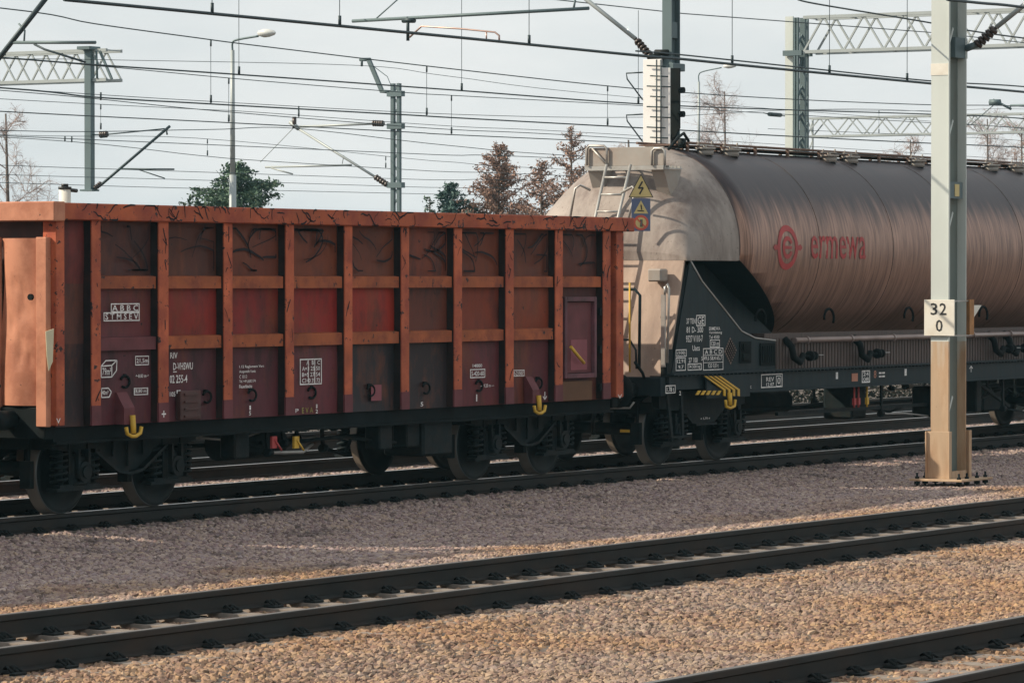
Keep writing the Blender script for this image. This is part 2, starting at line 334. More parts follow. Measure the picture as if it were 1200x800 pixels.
# ------------------------------------------------------------------ ground
GZ = -.27
g = MB()
xs = [-60+i*2.5 for i in range(73)]; ys = [2+i*.5 for i in range(120)]
TR = [(10.93, 12.43), (17.5, 19.0), (27.0, 28.5), (31.9, 33.4), (36.0, 37.5)]
def bed(y, x=0):
    z = GZ+.03*math.sin(x*.35+y)*math.sin(y*.9)
    for a, b in TR:
        c = (a+b)/2; d = abs(y-c)
        if d < 2.3: z = max(z, GZ+.072*max(0, min(1, (2.3-d)/.9)))
    if 21.5 < y < 25.5: z -= .02
    return z
gv = {}
far = [-600, -200]+xs+[300, 680]; fy = [-600, -60]+ys+[90, 250, 600]
for i, x in enumerate(far):
    for j, y in enumerate(fy): gv[i, j] = g.v((x, y, bed(y, x) if 2 < y < 60 else GZ))
for i in range(len(far)-1):
    for j in range(len(fy)-1): g.face([gv[i, j], gv[i+1, j], gv[i+1, j+1], gv[i, j+1]], True)
ground = g.build('ground', M_soil); tag(ground, kind='structure')

# loose ballast stones (uncountable): scattered with geometry nodes over the yard
def stone_mesh(k):
    bm = bmesh.new(); bmesh.ops.create_icosphere(bm, subdivisions=1, radius=1)
    rnd = random.Random(k)
    for v in bm.verts: v.co *= rnd.uniform(.55, 1.25); v.co.z *= rnd.uniform(.6, .8); v.co.x *= 1.2
    for q in range(4):
        n_ = Vector((rnd.gauss(0, 1), rnd.gauss(0, 1), rnd.gauss(0, .8))).normalized(); d = rnd.uniform(.45, .75)
        for v in bm.verts:
            h = v.co.dot(n_)
            if h > d: v.co -= n_*(h-d)
    me = bpy.data.meshes.new('stone'); bm.to_mesh(me); bm.free(); return me
M_stone = bpy.data.materials.new('crushed stone'); M_stone.use_nodes = True
t = M_stone.node_tree; N = t.nodes; L = t.links; b = N['Principled BSDF']; b.inputs['Roughness'].default_value = .9
oi = N.new('ShaderNodeObjectInfo'); r1 = N.new('ShaderNodeValToRGB'); L.new(oi.outputs['Random'], r1.inputs[0])
el = r1.color_ramp.elements; el[0].position = 0; el[0].color = (.15, .115, .09, 1); el[1].position = 1; el[1].color = (.55, .46, .37, 1)
for p, c in ((.25, (.30, .215, .195)), (.5, (.42, .33, .25)), (.75, (.37, .30, .275)), (.9, (.46, .35, .24))):
    e = el.new(p); e.color = (*c, 1)
ge = N.new('ShaderNodeNewGeometry'); nn = N.new('ShaderNodeTexNoise'); nn.inputs['Scale'].default_value = .45; nn.inputs['Detail'].default_value = 4
L.new(ge.outputs['Position'], nn.inputs['Vector'])
mr = N.new('ShaderNodeMapRange'); mr.inputs[1].default_value = .38; mr.inputs[2].default_value = .62; L.new(nn.outputs['Fac'], mr.inputs[0])
mz = N.new('ShaderNodeMix'); mz.data_type = 'RGBA'; mz.blend_type = 'MULTIPLY'; mz.inputs[0].default_value = 1; L.new(r1.outputs[0], mz.inputs[6])
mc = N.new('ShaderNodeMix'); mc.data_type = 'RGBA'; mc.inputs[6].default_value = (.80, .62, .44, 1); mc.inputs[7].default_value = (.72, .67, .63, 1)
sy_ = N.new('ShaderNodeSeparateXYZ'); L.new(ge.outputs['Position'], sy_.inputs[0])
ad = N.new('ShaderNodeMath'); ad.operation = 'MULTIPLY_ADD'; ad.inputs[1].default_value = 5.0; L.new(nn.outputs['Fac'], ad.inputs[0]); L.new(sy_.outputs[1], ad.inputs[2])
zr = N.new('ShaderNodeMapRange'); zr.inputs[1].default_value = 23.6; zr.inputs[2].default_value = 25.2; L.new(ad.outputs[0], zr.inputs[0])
mo = N.new('ShaderNodeMix'); mo.data_type = 'RGBA'; L.new(zr.outputs[0], mo.inputs[0]); L.new(mc.outputs[2], mo.inputs[6]); mo.inputs[7].default_value = (.90, .86, .92, 1)  # mauve zone: dirty older ballast, plus the train's shade tinted into the stones
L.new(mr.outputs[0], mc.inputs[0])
st = N.new('ShaderNodeTexNoise'); st.inputs['Scale'].default_value = 1.3; st.inputs['Detail'].default_value = 3; L.new(ge.outputs['Position'], st.inputs['Vector'])
sr = N.new('ShaderNodeMapRange'); sr.inputs[1].default_value = .60; sr.inputs[2].default_value = .72; sr.inputs[3].default_value = 1; sr.inputs[4].default_value = .5; L.new(st.outputs['Fac'], sr.inputs[0])
ms = N.new('ShaderNodeMix'); ms.data_type = 'RGBA'; ms.blend_type = 'MULTIPLY'; ms.inputs[0].default_value = 1; L.new(mo.outputs[2], ms.inputs[6]); L.new(sr.outputs[0], ms.inputs[7]); L.new(ms.outputs[2], mz.inputs[7]); L.new(mz.outputs[2], b.inputs['Base Color'])
stones_col = bpy.data.collections.new('stone shapes')
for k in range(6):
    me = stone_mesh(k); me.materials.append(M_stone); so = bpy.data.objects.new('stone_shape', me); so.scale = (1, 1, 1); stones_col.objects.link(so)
def scatter(name, poly_x, poly_y, dens, smin, smax, lab, seed):
    m = MB(); nx = 24; ny = max(2, int((poly_y[1]-poly_y[0])/.5))
    q = {}
    for j in range(ny+1):
        y = poly_y[0]+(poly_y[1]-poly_y[0])*j/ny; xa = poly_x[0]*y-2.5; xb = poly_x[1]*y+6
        for i in range(nx+1):
            x = xa+(xb-xa)*i/nx; q[i, j] = m.v((x, y, bed(y, x)-.004))
    for i in range(nx):
        for j in range(ny): m.face([q[i, j], q[i+1, j], q[i+1, j+1], q[i, j+1]])
    o = m.build(name, M_soil); tag(o, lab, 'gravel', kind='stuff')
    gn = bpy.data.node_groups.new(name, 'GeometryNodeTree')
    gn.interface.new_socket('Geometry', in_out='INPUT', socket_type='NodeSocketGeometry'); gn.interface.new_socket('Geometry', in_out='OUTPUT', socket_type='NodeSocketGeometry')
    n = gn.nodes; l = gn.links; gi = n.new('NodeGroupInput'); go = n.new('NodeGroupOutput')
    dp = n.new('GeometryNodeDistributePointsOnFaces'); dp.inputs['Density'].default_value = dens; dp.inputs['Seed'].default_value = seed
    ci = n.new('GeometryNodeCollectionInfo'); ci.inputs[0].default_value = stones_col; ci.inputs['Separate Children'].default_value = True; ci.inputs['Reset Children'].default_value = True
    ip = n.new('GeometryNodeInstanceOnPoints'); ip.inputs['Pick Instance'].default_value = True
    rr = n.new('FunctionNodeRandomValue'); rr.data_type = 'FLOAT_VECTOR'; rr.inputs[0].default_value = (-.5, -.5, 0); rr.inputs[1].default_value = (.5, .5, 6.28)
    rs = n.new('FunctionNodeRandomValue'); rs.data_type = 'FLOAT'; rs.inputs[2].default_value = smin; rs.inputs[3].default_value = smax
    l.new(gi.outputs[0], dp.inputs[0]); l.new(dp.outputs[0], ip.inputs[0]); l.new(ci.outputs[0], ip.inputs['Instance'])
    l.new(rr.outputs[0], ip.inputs['Rotation']); l.new(rs.outputs[1], ip.inputs['Scale']); l.new(ip.outputs[0], go.inputs[0])
    md = o.modifiers.new('stones', 'NODES'); md.node_group = gn
    return o
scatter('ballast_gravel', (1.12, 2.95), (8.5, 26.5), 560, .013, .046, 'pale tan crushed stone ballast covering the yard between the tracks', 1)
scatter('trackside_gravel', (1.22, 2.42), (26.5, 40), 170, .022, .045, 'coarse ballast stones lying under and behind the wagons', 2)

# ------------------------------------------------------------------ tracks
def rail_prof(y, z=0):
    return [(y-.036, z-.006), (y-.030, z), (y+.030, z), (y+.036, z-.006), (y+.036, z-.042), (y+.010, z-.056), (y+.009, z-.15), (y+.07, z-.166), (y+.07, z-.178), (y-.07, z-.178), (y-.07, z-.166), (y-.009, z-.15), (y-.010, z-.056), (y-.036, z-.042)]
sl_me = fs_me = None
def track(ya, yb, cant, x0, x1, sx0, sx1, label, top, headcol):
    global sl_me, fs_me
    c = (ya+yb)/2; root = thing('railway_track', label, 'railway track', (x0, c, -.18), None)
    for y, z in ((ya, 0), (yb, cant)):
        m = MB(); m.prism(rail_prof(y, z), 'x', x0, x1); r_ = m.build('rail', M_rail, root)
        h = MB(); h.box((x0, y-.029, z), (x1, y+.029, z+.003)); h.build('rail_head', headcol, r_)
    n = int((sx1-sx0)/.6); ang = math.atan2(cant, yb-ya)
    for i in range(min(n, 100)):
        x = sx0+i*.6
        if sl_me is None:
            m = MB(); m.prism([(-.13, -.2), (.13, -.2), (.105, 0), (-.105, 0)], 'y', -1.3, 1.3); o = m.build('sleeper', M_sleeper); sl_me = o.data; o.parent = root
            m = MB()
            for yy in (0,):
                for sgn in (1,):
                    m.box((-.085, yy+sgn*.075, 0), (.085, yy+sgn*.2, .028), bev=.008)
                    m.tube([(-.06, yy+sgn*.17, .03), (-.055, yy+sgn*.1, .075), (-.02, yy+sgn*.06, .05), (.02, yy+sgn*.06, .05), (.055, yy+sgn*.1, .075), (.06, yy+sgn*.17, .03)], .013, 5)
                    m.tube([(0, yy+sgn*.13, .02), (0, yy+sgn*.13, .085)], .022, 6)
            f = m.build('rail_fastening', M_clip); fs_me = f.data; bpy.data.objects.remove(f)
        else:
            o = bpy.data.objects.new('sleeper', sl_me); COL.objects.link(o); o.parent = root
        o.location = (x-x0, 0, .0+cant/2+.001); o.rotation_euler = (ang, 0, 0)
        if ya < 30:
            for yy in (-.75, .75):
                for rz in (0, math.pi):
                    f = bpy.data.objects.new('rail_fastening', fs_me); COL.objects.link(f); f.parent = o; f.location = (0, yy, 0); f.rotation_euler = (0, 0, rz); f.scale = (.85, .95, .8)
    return root
track(27.0, 28.5, .06, -40, 150, 30, 78, 'track with shiny rail heads carrying the orange and brown wagons', M_rail_top, M_rail_top)
track(17.5, 19.0, .03, -40, 150, 18, 50, 'empty dull railed track in the gravel just in front of the train', M_rail_top, M_rail_dull)
track(10.93, 12.43, .0, -40, 150, 12, 33, 'closest track, crossing the bottom right corner of the photo', M_rail_top, M_rail_dull)
track(31.9, 33.4, .02, -40, 150, 34, 84, 'first empty track glimpsed under the wagons behind the train', M_rail_top, M_rail_top)
track(36.0, 37.5, .02, -40, 150, 40, 90, 'farthest track glimpsed under the orange wagon', M_rail_top, M_rail_dull)

# ------------------------------------------------------------------ bogies
TC = 27.75
def wheel_mb(cx, cy, side, z):      # side -1: outer face towards -Y
    m = MB(); s = side
    P_ = [(.02, .10*s), (.10, .10*s), (.115, .045*s), (.33, .03*s), (.375, .066*s), (.448, .067*s), (.46, .058*s), (.466, -.045*s), (.492, -.052*s), (.490, -.068*s), (.40, -.07*s), (.36, -.02*s), (.12, -.05*s), (.10, -.09*s), (.02, -.09*s)]
    mis = [0, 0, 0, 0, 0, 2, 1, 1, 1, 0, 0, 0, 0, 0]
    m.lathe(P_, (cx, cy, z), 'y', 48, mis=mis); return m
def spring(m, cx, cy, z0, z1, r, t, turns=5.2):
    pts = []; n = int(turns*12)
    for i in range(n+1):
        a = 2*math.pi*i/12; pts.append((cx+r*math.cos(a), cy+r*math.sin(a), z0+(z1-z0)*i/n))
    m.tube(pts, t, 6)
def bogie(parent, cx, kind):
    WB = .87
    m = MB()
    for s in (-1, 1):
        yo = TC+s*1.05; yi = TC+s*.93
        if kind == 'y25':
            prof = [(-1.38, .93), (-1.34, .74), (-1.05, .69), (-.62, .72), (-.42, .58), (-.22, .47), (0, .44), (.22, .47), (.42, .58), (.62, .72), (1.05, .69), (1.34, .74), (1.38, .93), (.7, .97), (-.7, .97)]
            m.prism(prof, 'y', yo, yi)
            # raised lower chord of the frame
            pts = [(-.66, yo-s*-.03, .70), (-.42, yo+s*.03, .56), (-.22, yo+s*.03, .45), (0, yo+s*.03, .42), (.22, yo+s*.03, .45), (.42, yo+s*.03, .56), (.66, yo+s*.03, .70)]
            for a, b in zip(pts, pts[1:]): m.bar(a, b, .09, .035)
            m.box((-.3, yo+s*.02, .62), (-.26, yo+s*.05, .93)); m.box((.26, yo+s*.02, .62), (.3, yo+s*.05, .93)); m.box((-.02, yo+s*.02, .5), (.02, yo+s*.05, .93))
        else:
            prof = [(-1.30, .98), (-1.30, .80), (-.62, .74), (-.30, .55), (.30, .55), (.62, .74), (1.25, .80), (1.25, .98), (.95, 1.06), (-.95, 1.06)]
            m.prism(prof, 'y', yo, yi)
            m.box((-.31, yo, .53), (.31, yo+s*.05, .56)); m.box((-1.3, yo, 1.0), (1.25, yo+s*.06, 1.02))
        for q in (-1, 1):   # horn guides
            for d in (-1, 1): m.box((q*WB+d*.17-.025, yi, .34), (q*WB+d*.17+.025, yo+s*.015, .78))
            m.box((q*WB-.42, yi, .265), (q*WB+.42, yo+s*.02, .30))
    m.box((-1.32, TC-.95, .72), (-1.24, TC+.95, .88)); m.box((1.24, TC-.95, .72), (1.32, TC+.95, .88)); m.box((-.2, TC-.95, .68), (.2, TC+.95, .92))
    for q in (-1, 1):      # brake rigging
        m.tube([(q*.36, TC-.8, .42), (q*.36, TC+.8, .42)], .03, 6); m.bar((q*.36, TC-.7, .42), (q*.33, TC-.7, .85), .03, .05)
        m.box((q*.36-.02, TC-.82, .30), (q*.36+.06, TC-.68, .60)); m.box((q*1.39-.05, TC-.82, .30), (q*1.39+.02, TC-.68, .60))
        m.bar((q*1.39, TC-.75, .50), (q*1.36, TC-.75, .9), .03, .04)
    for vv in m.bm.verts: vv.co.x += cx
    bg_ = m.build('bogie', M_under, parent)
    for q in (-1, 1):
        x = cx+q*WB
        for s, z in ((-1, .46), (1, .52)):
            wheel_mb(x, TC+s*.75, s, z).build('wheel', [M_wheel, M_tread, M_tyre], bg_, fix=True)
        m = MB(); m.tube([(x, TC-1.0, .46), (x, TC+1.0, .52)], .085, 12); m.build('axle', M_under, bg_)
        for s in (-1, 1):
            yo = TC+s*1.05
            m = MB(); m.box((x-.15, TC+s*.90, .30), (x+.15, yo+s*.03, .66), bev=.03); m.tube([(x, yo+s*.02, .47), (x, yo+s*.10, .47)], .115, 14); m.tube([(x, yo+s*.10, .47), (x, yo+s*.12, .47)], .07, 8)
            m.box((x-.11, yo+s*.03, .40), (x-.07, yo+s*.085, .72)); m.box((x+.07, yo+s*.03, .40), (x+.11, yo+s*.085, .72))
            m.box((x-.36, TC+s*.93, .30), (x+.36, TC+s*1.07, .335))
            m.build('axle_box', M_under, bg_)
            m = MB()
            for d in (-.29, .29):
                spring(m, x+d, TC+s*1.0, .345, .70, .085, .019); m.tube([(x+d, TC+s*1.0, .34), (x+d, TC+s*1.0, .70)], .045, 8)
            m.build('coil_spring', M_under, bg_)
    return bg_

# ------------------------------------------------------------------ open wagon
YB = 26.30; YF = TC+(TC-YB)            # side planes of the body (fronts of the ribs)
XL = PY(66, 240, YB).x; XR = PY(731, 300, YB).x; REC = .105
gon = thing('open_wagon', 'rusty orange and maroon open-top goods wagon with ribbed sides', 'goods wagon', ((XL+XR)/2, TC, 0))
def X_(px): return PY(px, 350, YB).x
ZB, ZT = .985, 3.40
posts = [(107.5, 118), (186, 197.5), (262.5, 272.5), (335, 344.5), (404, 413), (470.5, 479.5), (532.5, 541.5), (593, 602), (651, 659.5), (707, 715.5)]
topc0 = [(62, 44, 44), (76, 50, 42), (90, 52, 44), (102, 56, 42), (94, 52, 42), (106, 54, 42), (104, 54, 40), (92, 50, 42), (80, 46, 42)]
topc = [(78, 44, 40), (84, 48, 38), (104, 52, 36), (116, 58, 36), (104, 54, 38), (118, 56, 36), (112, 56, 36), (100, 52, 36), (88, 46, 38)]
midc = [(104, 52, 54), (134, 42, 34), (130, 40, 36), (144, 40, 34), (146, 44, 30), (98, 50, 38), (126, 56, 36), (130, 60, 38), (80, 42, 40)]
botc = [(92, 48, 54), (88, 46, 52), (92, 46, 52), (106, 52, 58), (46, 44, 48), (50, 42, 44), (100, 46, 50), (96, 46, 50), (84, 46, 48)]
def lc(c, k=1.15): return tuple(min(.8, v*k) for v in s2l(c))
edges = [X_(76)]+[(X_(a)+X_(b))/2 for a, b in posts]+[X_(722)]
for s, nm in ((-1, 'side_wall'), (1, 'side_wall')):
    yf = TC+s*(TC-YB-REC)
    m = MB()
    for i in range(len(edges)-1):
        x0, x1 = edges[i], edges[i+1]
        cells = [(3.22, 2.53), (2.53, 1.88), (1.88, ZB)]
        if i == 0: cs = [(110, 46, 42), (92, 56, 48), (52, 40, 42)]
        elif i == len(edges)-2: cs = [(118, 46, 44), (116, 44, 44), (100, 50, 54)]
        else: cs = [topc[i-1], midc[i-1], botc[i-1]]
        for (za, zb), c in zip(cells, cs):
            # grid so that the plate bulges a little between the ribs; paint gets rustier towards the lower edge in the upper rows
            nx, nz = 6, 5; vv = {}
            for a in range(nx+1):
                for b_ in range(nz+1):
                    u, v_ = a/nx, b_/nz
                    vv[a, b_] = m.v((x0+(x1-x0)*u, yf-s*.018*math.sin(math.pi*u)*math.sin(math.pi*v_)*(1 if (i*7+int(za*3)) % 3 else -1), za+(zb-za)*v_))
            for a in range(nx):
                for b_ in range(nz):
                    k = 1.0
                    m.col = lc(c)
                    m.face([vv[a, b_], vv[a+1, b_], vv[a+1, b_+1], vv[a, b_+1]], True)
    m.col = lc((80, 45, 48))
    m.box((XL+.03, yf+(-s)*.03, ZB), (XR-.03, yf-s*.06, 3.22))
    side = m.build(nm, M_panel, gon, fix=False)
    bm = bmesh.new(); bm.from_mesh(side.data)
    bmesh.ops.remove_doubles(bm, verts=bm.verts[:], dist=1e-5); bmesh.ops.recalc_face_normals(bm, faces=bm.faces[:]); bm.to_mesh(side.data); bm.free()
    # ribs: hat section posts
    for a, b_ in posts:
        m = MB(); xa, xb = X_(a), X_(b_); yo = TC+s*(TC-YB)
        m.prism([(xa, yo+s*.0), (xb, yo), (xb, yo-s*.014), (xa, yo-s*.014)], 'z', ZB+.01, 3.215, 0); m.prism([(xa-.010, yf), (xa+.002, yo-s*.0145), (xb-.002, yo-s*.0145), (xb+.010, yf)], 'z', ZB+.012, 3.214, 2)
        m.prism([(xa-.004, yo+s*.004), (xa-.004, yo-s*.02), (xb+.004, yo-s*.02), (xb+.004, yo+s*.004)], 'z', ZB+.006, ZB+.22, 1)
        o = m.build('side_post', [M_rib, MATS['wagon side paint maroon'] if 'wagon side paint maroon' in MATS else mat('wagon side paint maroon', (.13, .035, .04), var=.3, scale=4), M_flank], gon)
    for za, zb in ((2.62, 2.475), (1.95, 1.80)):
        for i in range(len(posts)-1):
            if za < 2 and i == 8: continue
            m = MB(); xa, xb = X_(posts[i][1])+.012, X_(posts[i+1][0])-.012; yo = TC+s*(TC-YB-.03)
            m.prism([(yf, za+.0), (yo, za-.01), (yo, zb), (yf, zb-.0)], 'x', xa, xb)
            m.build('side_rail', M_belt if not (i == 0 and za < 2) else MATS['wagon side paint maroon'], gon)
# corner posts and outer strips
for s in (-1, 1):
    yo = TC+s*(TC-YB); yf = TC+s*(TC-YB-REC)
    for xa, xb in ((XL, X_(76)), (X_(722.5), XR)):
        m = MB(); m.box((xa, yo, ZB+.02), (xb, yf-s*.08, 3.215), bev=.008); m.build('corner_post', M_rib, gon)
# rim
m = MB(); c_ = .012
xr1 = PY(743.5, 260, YB-.04).x
for s in (-1, 1):
    yo = TC+s*(TC-YB+.045)
    m.box((XL+.0, yo, 3.215), (xr1, yo-s*.19, ZT), bev=.012)
m.build('side_rim', M_rim, gon)
m = MB()
m.box((XL-.10, YB-.05, 3.20), (XL+.10, YF+.05, ZT+.012), bev=.012)
m.box((xr1-.12, YB-.03, 3.22), (xr1, YF+.03, ZT-.004), bev=.012)
m.build('end_rim', M_endw, gon)
# end walls (left one is seen)
for xe, s in ((XL, -1), (XR, 1)):
    m = MB(); m.box((xe+.12*(-s), YB+.11, ZB), (xe-s*.16, YF-.11, 3.22)); m.build('end_wall', M_darkpaint, gon)
    # bulging dented plates between the posts
    m = MB(); e0, e1, e2, e3 = [PX(v, 350, XL).y for v in (60, 47, 46, 4)]
    for ya, yb in ((e2, e3), (e3+.16, YF+YB-e3-.16), (YF+YB-e3, YF+YB-e2)):
        vv = {}; n1, n2 = 12, 26; rnd = random.Random(int(ya*10))
        dents = [(rnd.uniform(.2, .8), rnd.uniform(.1, .9), rnd.uniform(.04, .10), rnd.uniform(.015, .045)) for _ in range(9)]
        for a in range(n1+1):
            for b_ in range(n2+1):
                u, v_ = a/n1, b_/n2
                d = .045*math.sin(math.pi*min(1, max(0, u)))+.02*math.sin(v_*7+1)*math.sin(u*3)
                for du, dv, rr, dd in dents: d -= dd*math.exp(-((u-du)**2+((v_-dv)*1.8)**2)/rr**2)
                edge = .03*math.sin(v_*6.0) if a == n1 else 0
                vv[a, b_] = m.v((xe+s*(.02+d), ya+(yb-ya)*u+edge, 1.22+(3.02-1.22)*v_))
        for a in range(n1):
            for b_ in range(n2): m.face([vv[a, b_], vv[a+1, b_], vv[a+1, b_+1], vv[a, b_+1]], True)
    pl = m.build('end_plate', M_endw, gon)
    md = pl.modifiers.new('thick', 'SOLIDIFY'); md.thickness = .02
    if s < 0:
        m = MB(); p = PX(37, 348, xe-.075); m.tube([p, p+Vector((-.03, 0, 0))], .035, 9); m.build('bolt_hole', M_grime, gon)
    for ya in (e0, e3+.01, YF+YB-e3-.155, YF+YB-e0-.145):
        m = MB(); m.box((xe+s*.0, ya, ZB+.01), (xe+s*.085, ya+.145, 3.03), bev=.008); m.build('end_post', M_endw, gon)
    # buffer beam and buffers
    m = MB(); m.box((xe-s*.1, YB+.12, .86), (xe+s*.05, YF-.12, 1.2), bev=.01); m.box((xe+s*.06, TC-.18, .94), (xe+s*.34, TC+.18, 1.14)); m.build('buffer_beam', M_grime, gon)
    for sy in (-1, 1):
        y = TC+sy*.875
        m = MB(); m.tube([(xe+s*.05, y, 1.06), (xe+s*.36, y, 1.06)], .105, 16); m.tube([(xe+s*.36, y, 1.06), (xe+s*.58, y, 1.06)], .075, 16)
        m.lathe([(0, .62*s), (.15, .618*s), (.235, .605*s), (.235, .58*s), (.07, .565*s)], (xe, y, 1.06), 'x', 24)
        m.build('buffer', M_under, gon)
    m = MB(); m.tube([(xe+s*.3, TC, 1.02), (xe+s*.45, TC, .9), (xe+s*.55, TC, .7), (xe+s*.5, TC, .55)], .035, 8); m.tube([(xe+s*.5, TC-.12, .56), (xe+s*.5, TC+.12, .56)], .04, 8); m.build('screw_coupling', M_under, gon)
    m = MB(); m.tube([(xe+s*.1, TC-.3, .9), (xe+s*.3, TC-.3, .84), (xe+s*.42, TC-.3, .6), (xe+s*.4, TC-.28, .42)], .028, 8); m.build('brake_hose', M_under, gon)
# wagon floor (inside) and solebar
m = MB(); m.box((XL+.1, YB+.2, 1.16), (XR-.1, YF-.2, 1.22)); m.build('floor', M_darkpaint, gon)
m = MB()
for s in (-1, 1):
    y = TC+s*(TC-YB-.14); m.box((XL+.12, y, .82), (XR-.12, y-s*.10, 1.16)); m.box((XL+.12, y+s*.05, .80), (XR-.12, y-s*.12, .83))
m.box((XL+.12, TC-.2, .78), (XR-.12, TC+.2, 1.1))
for k in range(9):
    x = XL+1.2+k*1.35; m.box((x-.05, YB+.2, .86), (x+.05, YF-.2, 1.15))
m.build('underframe', M_grime, gon)
bogie(gon, 36.14, 'y25'); bogie(gon, 44.85, 'y25')
# brake gear hanging between the bogies
m = MB()
m.tube([(38.9, TC-.35, .62), (40.1, TC-.35, .62)], .19, 16); m.tube([(40.1, TC-.35, .62), (40.18, TC-.35, .62)], .12, 12)
m.tube([(37.4, TC, .60), (43.6, TC, .60)], .03, 6); m.bar((40.9, TC-.5, .62), (41.6, TC+.4, .64), .05, .03)
m.build('air_tank', M_under, gon)
m = MB()
for x, y in ((38.2, YB+.25), (41.2, YB+.2), (41.9, YB+.25)):
    m.box((x-.15, y, .50), (x+.15, y+.22, .82), bev=.02)
m.box((42.05, YB+.2, .38), (42.75, YB+.8, .84), bev=.03)
m.build('brake_valve_box', M_under, gon)
for px, cy in ((322, M_red), (348, M_yellow)):
    m = MB(); p = PY(px, 515, YB+.15); m.box((p.x-.05, p.y, p.z-.1), (p.x+.05, p.y+.03, p.z+.04)); m.tube([(p.x, p.y, p.z), (p.x+.1, p.y-.03, p.z-.13)], .012, 6); m.build('brake_handle', cy, gon)
def rods(parent, xa, xb, seed, n):
    rnd = random.Random(seed)
    for k in range(n):
        x = rnd.uniform(xa, xb); y = rnd.uniform(YB+.25, TC+.9); L_ = rnd.uniform(.5, 2.2); z = rnd.uniform(.48, .85)
        x2 = min(x+L_, xb); m = MB(); m.tube([(x, y, z), (x+(x2-x)*.5, y+rnd.uniform(-.1, .1), z-rnd.uniform(-.05, .1)), (x2, y+rnd.uniform(-.2, .2), z+rnd.uniform(-.1, .1))], rnd.uniform(.012, .028), 6)
        m.build('brake_rod', M_under if k % 4 else M_galv, parent)
        m = MB(); m.bar((x, y, z-.03), (x+rnd.uniform(-.1, .1), y, .98), .03, .05); m.tube([(x-.05, y, z), (x+.05, y, z)], .05, 8); m.build('hanger', M_under, parent)
rods(gon, 37.7, 43.4, 4, 12)
# dump-door rings, lashing hooks, steps
m = MB()
for px, py in ((144, 447), (240, 465), (293, 463), (363, 460), (432, 457.5), (497, 455), (559, 452), (629, 449)):
    p = PY(px, py, YB+REC)
    pts = [(p.x+.085*math.cos(a), p.y-.03, p.z+.065*math.sin(a)) for a in [i*math.pi/7-2.2 for i in range(12)]]
    m.tube(pts, .014, 6); m.box((p.x-.02, p.y-.035, p.z+.05), (p.x+.02, p.y+.01, p.z+.085))
m.build('lashing_ring', M_grime, gon)
for px0, px1, pt in ((136.5, 157, 463), (615.5, 631.5, 444)):
    a = PY(px0+8, pt, YB-.02); b_ = PY(px1, pt+38, YB-.02)
    m = MB(); m.prism([(YB+REC, a.z+.03), (YB+REC-.03, a.z+.03), (YB-.03, a.z-.14), (YB-.03, ZB-.0), (YB+REC, ZB-.0)], 'x', a.x, b_.x); m.build('hook_housing', MATS['wagon side paint maroon'], gon)
    c = (a.x+b_.x)/2+.03
    m = MB(); m.tube([(c, YB-.05, ZB+.10), (c, YB-.06, ZB-.03), (c, YB-.06, ZB-.10)], .032, 8)
    m.tube([(c-.13, YB-.06, ZB-.03), (c-.11, YB-.06, ZB-.10), (c-.03, YB-.06, ZB-.13), (c+.05, YB-.06, ZB-.13), (c+.13, YB-.06, ZB-.10), (c+.15, YB-.06, ZB-.03)], .022, 8); m.build('tow_hook', M_yellow, gon)
# vent/label holder, side door
a = PY(212, 458, YB+.03); b_ = PY(236, 491, YB+.03)
m = MB(); m.box((a.x, YB+.03, b_.z), (b_.x, YB+REC, a.z), bev=.01)
for k in range(4):
    z = b_.z+(a.z-b_.z)*(k+.5)/4; m.box((a.x+.06, YB+.012, z-.012), (b_.x-.05, YB+.03, z+.012))
m.build('label_holder', M_darkpaint, gon)
a = PY(663, 348, YB+.0); b_ = PY(700, 442, YB+.0)
m = MB(); t_ = .06
for p, q in (((a.x, b_.z), (a.x+t_, a.z)), ((b_.x-t_, b_.z), (b_.x, a.z)), ((a.x+t_, a.z-t_), (b_.x-t_, a.z)), ((a.x+t_, b_.z), (b_.x-t_, b_.z+t_))): m.box((p[0], YB+.005, p[1]), (q[0], YB+REC, q[1]), bev=.006)
dr = m.build('side_door', mat('plum door frame paint', (.16, .06, .075), var=.3, dirt=(.04, .03, .03), dirt_amt=.6), gon)
m = MB(); m.box((a.x+.07, YB+.055, b_.z+.07), (b_.x-.07, YB+REC-.01, a.z-.07)); m.build('door_plate', MATS['wagon side paint maroon'], dr)
m = MB(); q = PY(668, 415, YB); m.tube([(q.x, YB-.01, q.z+.1), (q.x+.12, YB-.03, q.z), (q.x+.35, YB-.01, q.z-.12)], .022, 6); m.build('door_latch', M_yellow, dr)
m = MB(); q = PY(703, 365, YB)
for k in range(3): m.box((q.x-.03, YB-.02, q.z-.05-k*.5), (q.x+.03, YB+.02, q.z+.05-k*.5))
m.build('hinge', M_grime, dr)
a = PY(660, 447, YB+.02); b_ = PY(695, 470, YB+.02)
m = MB(); m.box((a.x, YB+.03, ZB), (b_.x, YB+REC, a.z), bev=.01); m.build('threshold_plate', mat('brown threshold paint', (.12, .055, .025), var=.3), gon)
# torn pale tape on left corner
a = PY(55, 389, YB-.01); m = MB(); rnd = random.Random(3)
m.prism([(a.x-.02, 2.02), (a.x+.12, 2.05), (a.x+.10, 1.7), (a.x+.03, 1.6), (a.x-.0, 1.75)], 'y', YB-.012, YB-.004); m.build('torn_sticker', mat('torn cream paper', (.62, .56, .38), var=.2), gon)
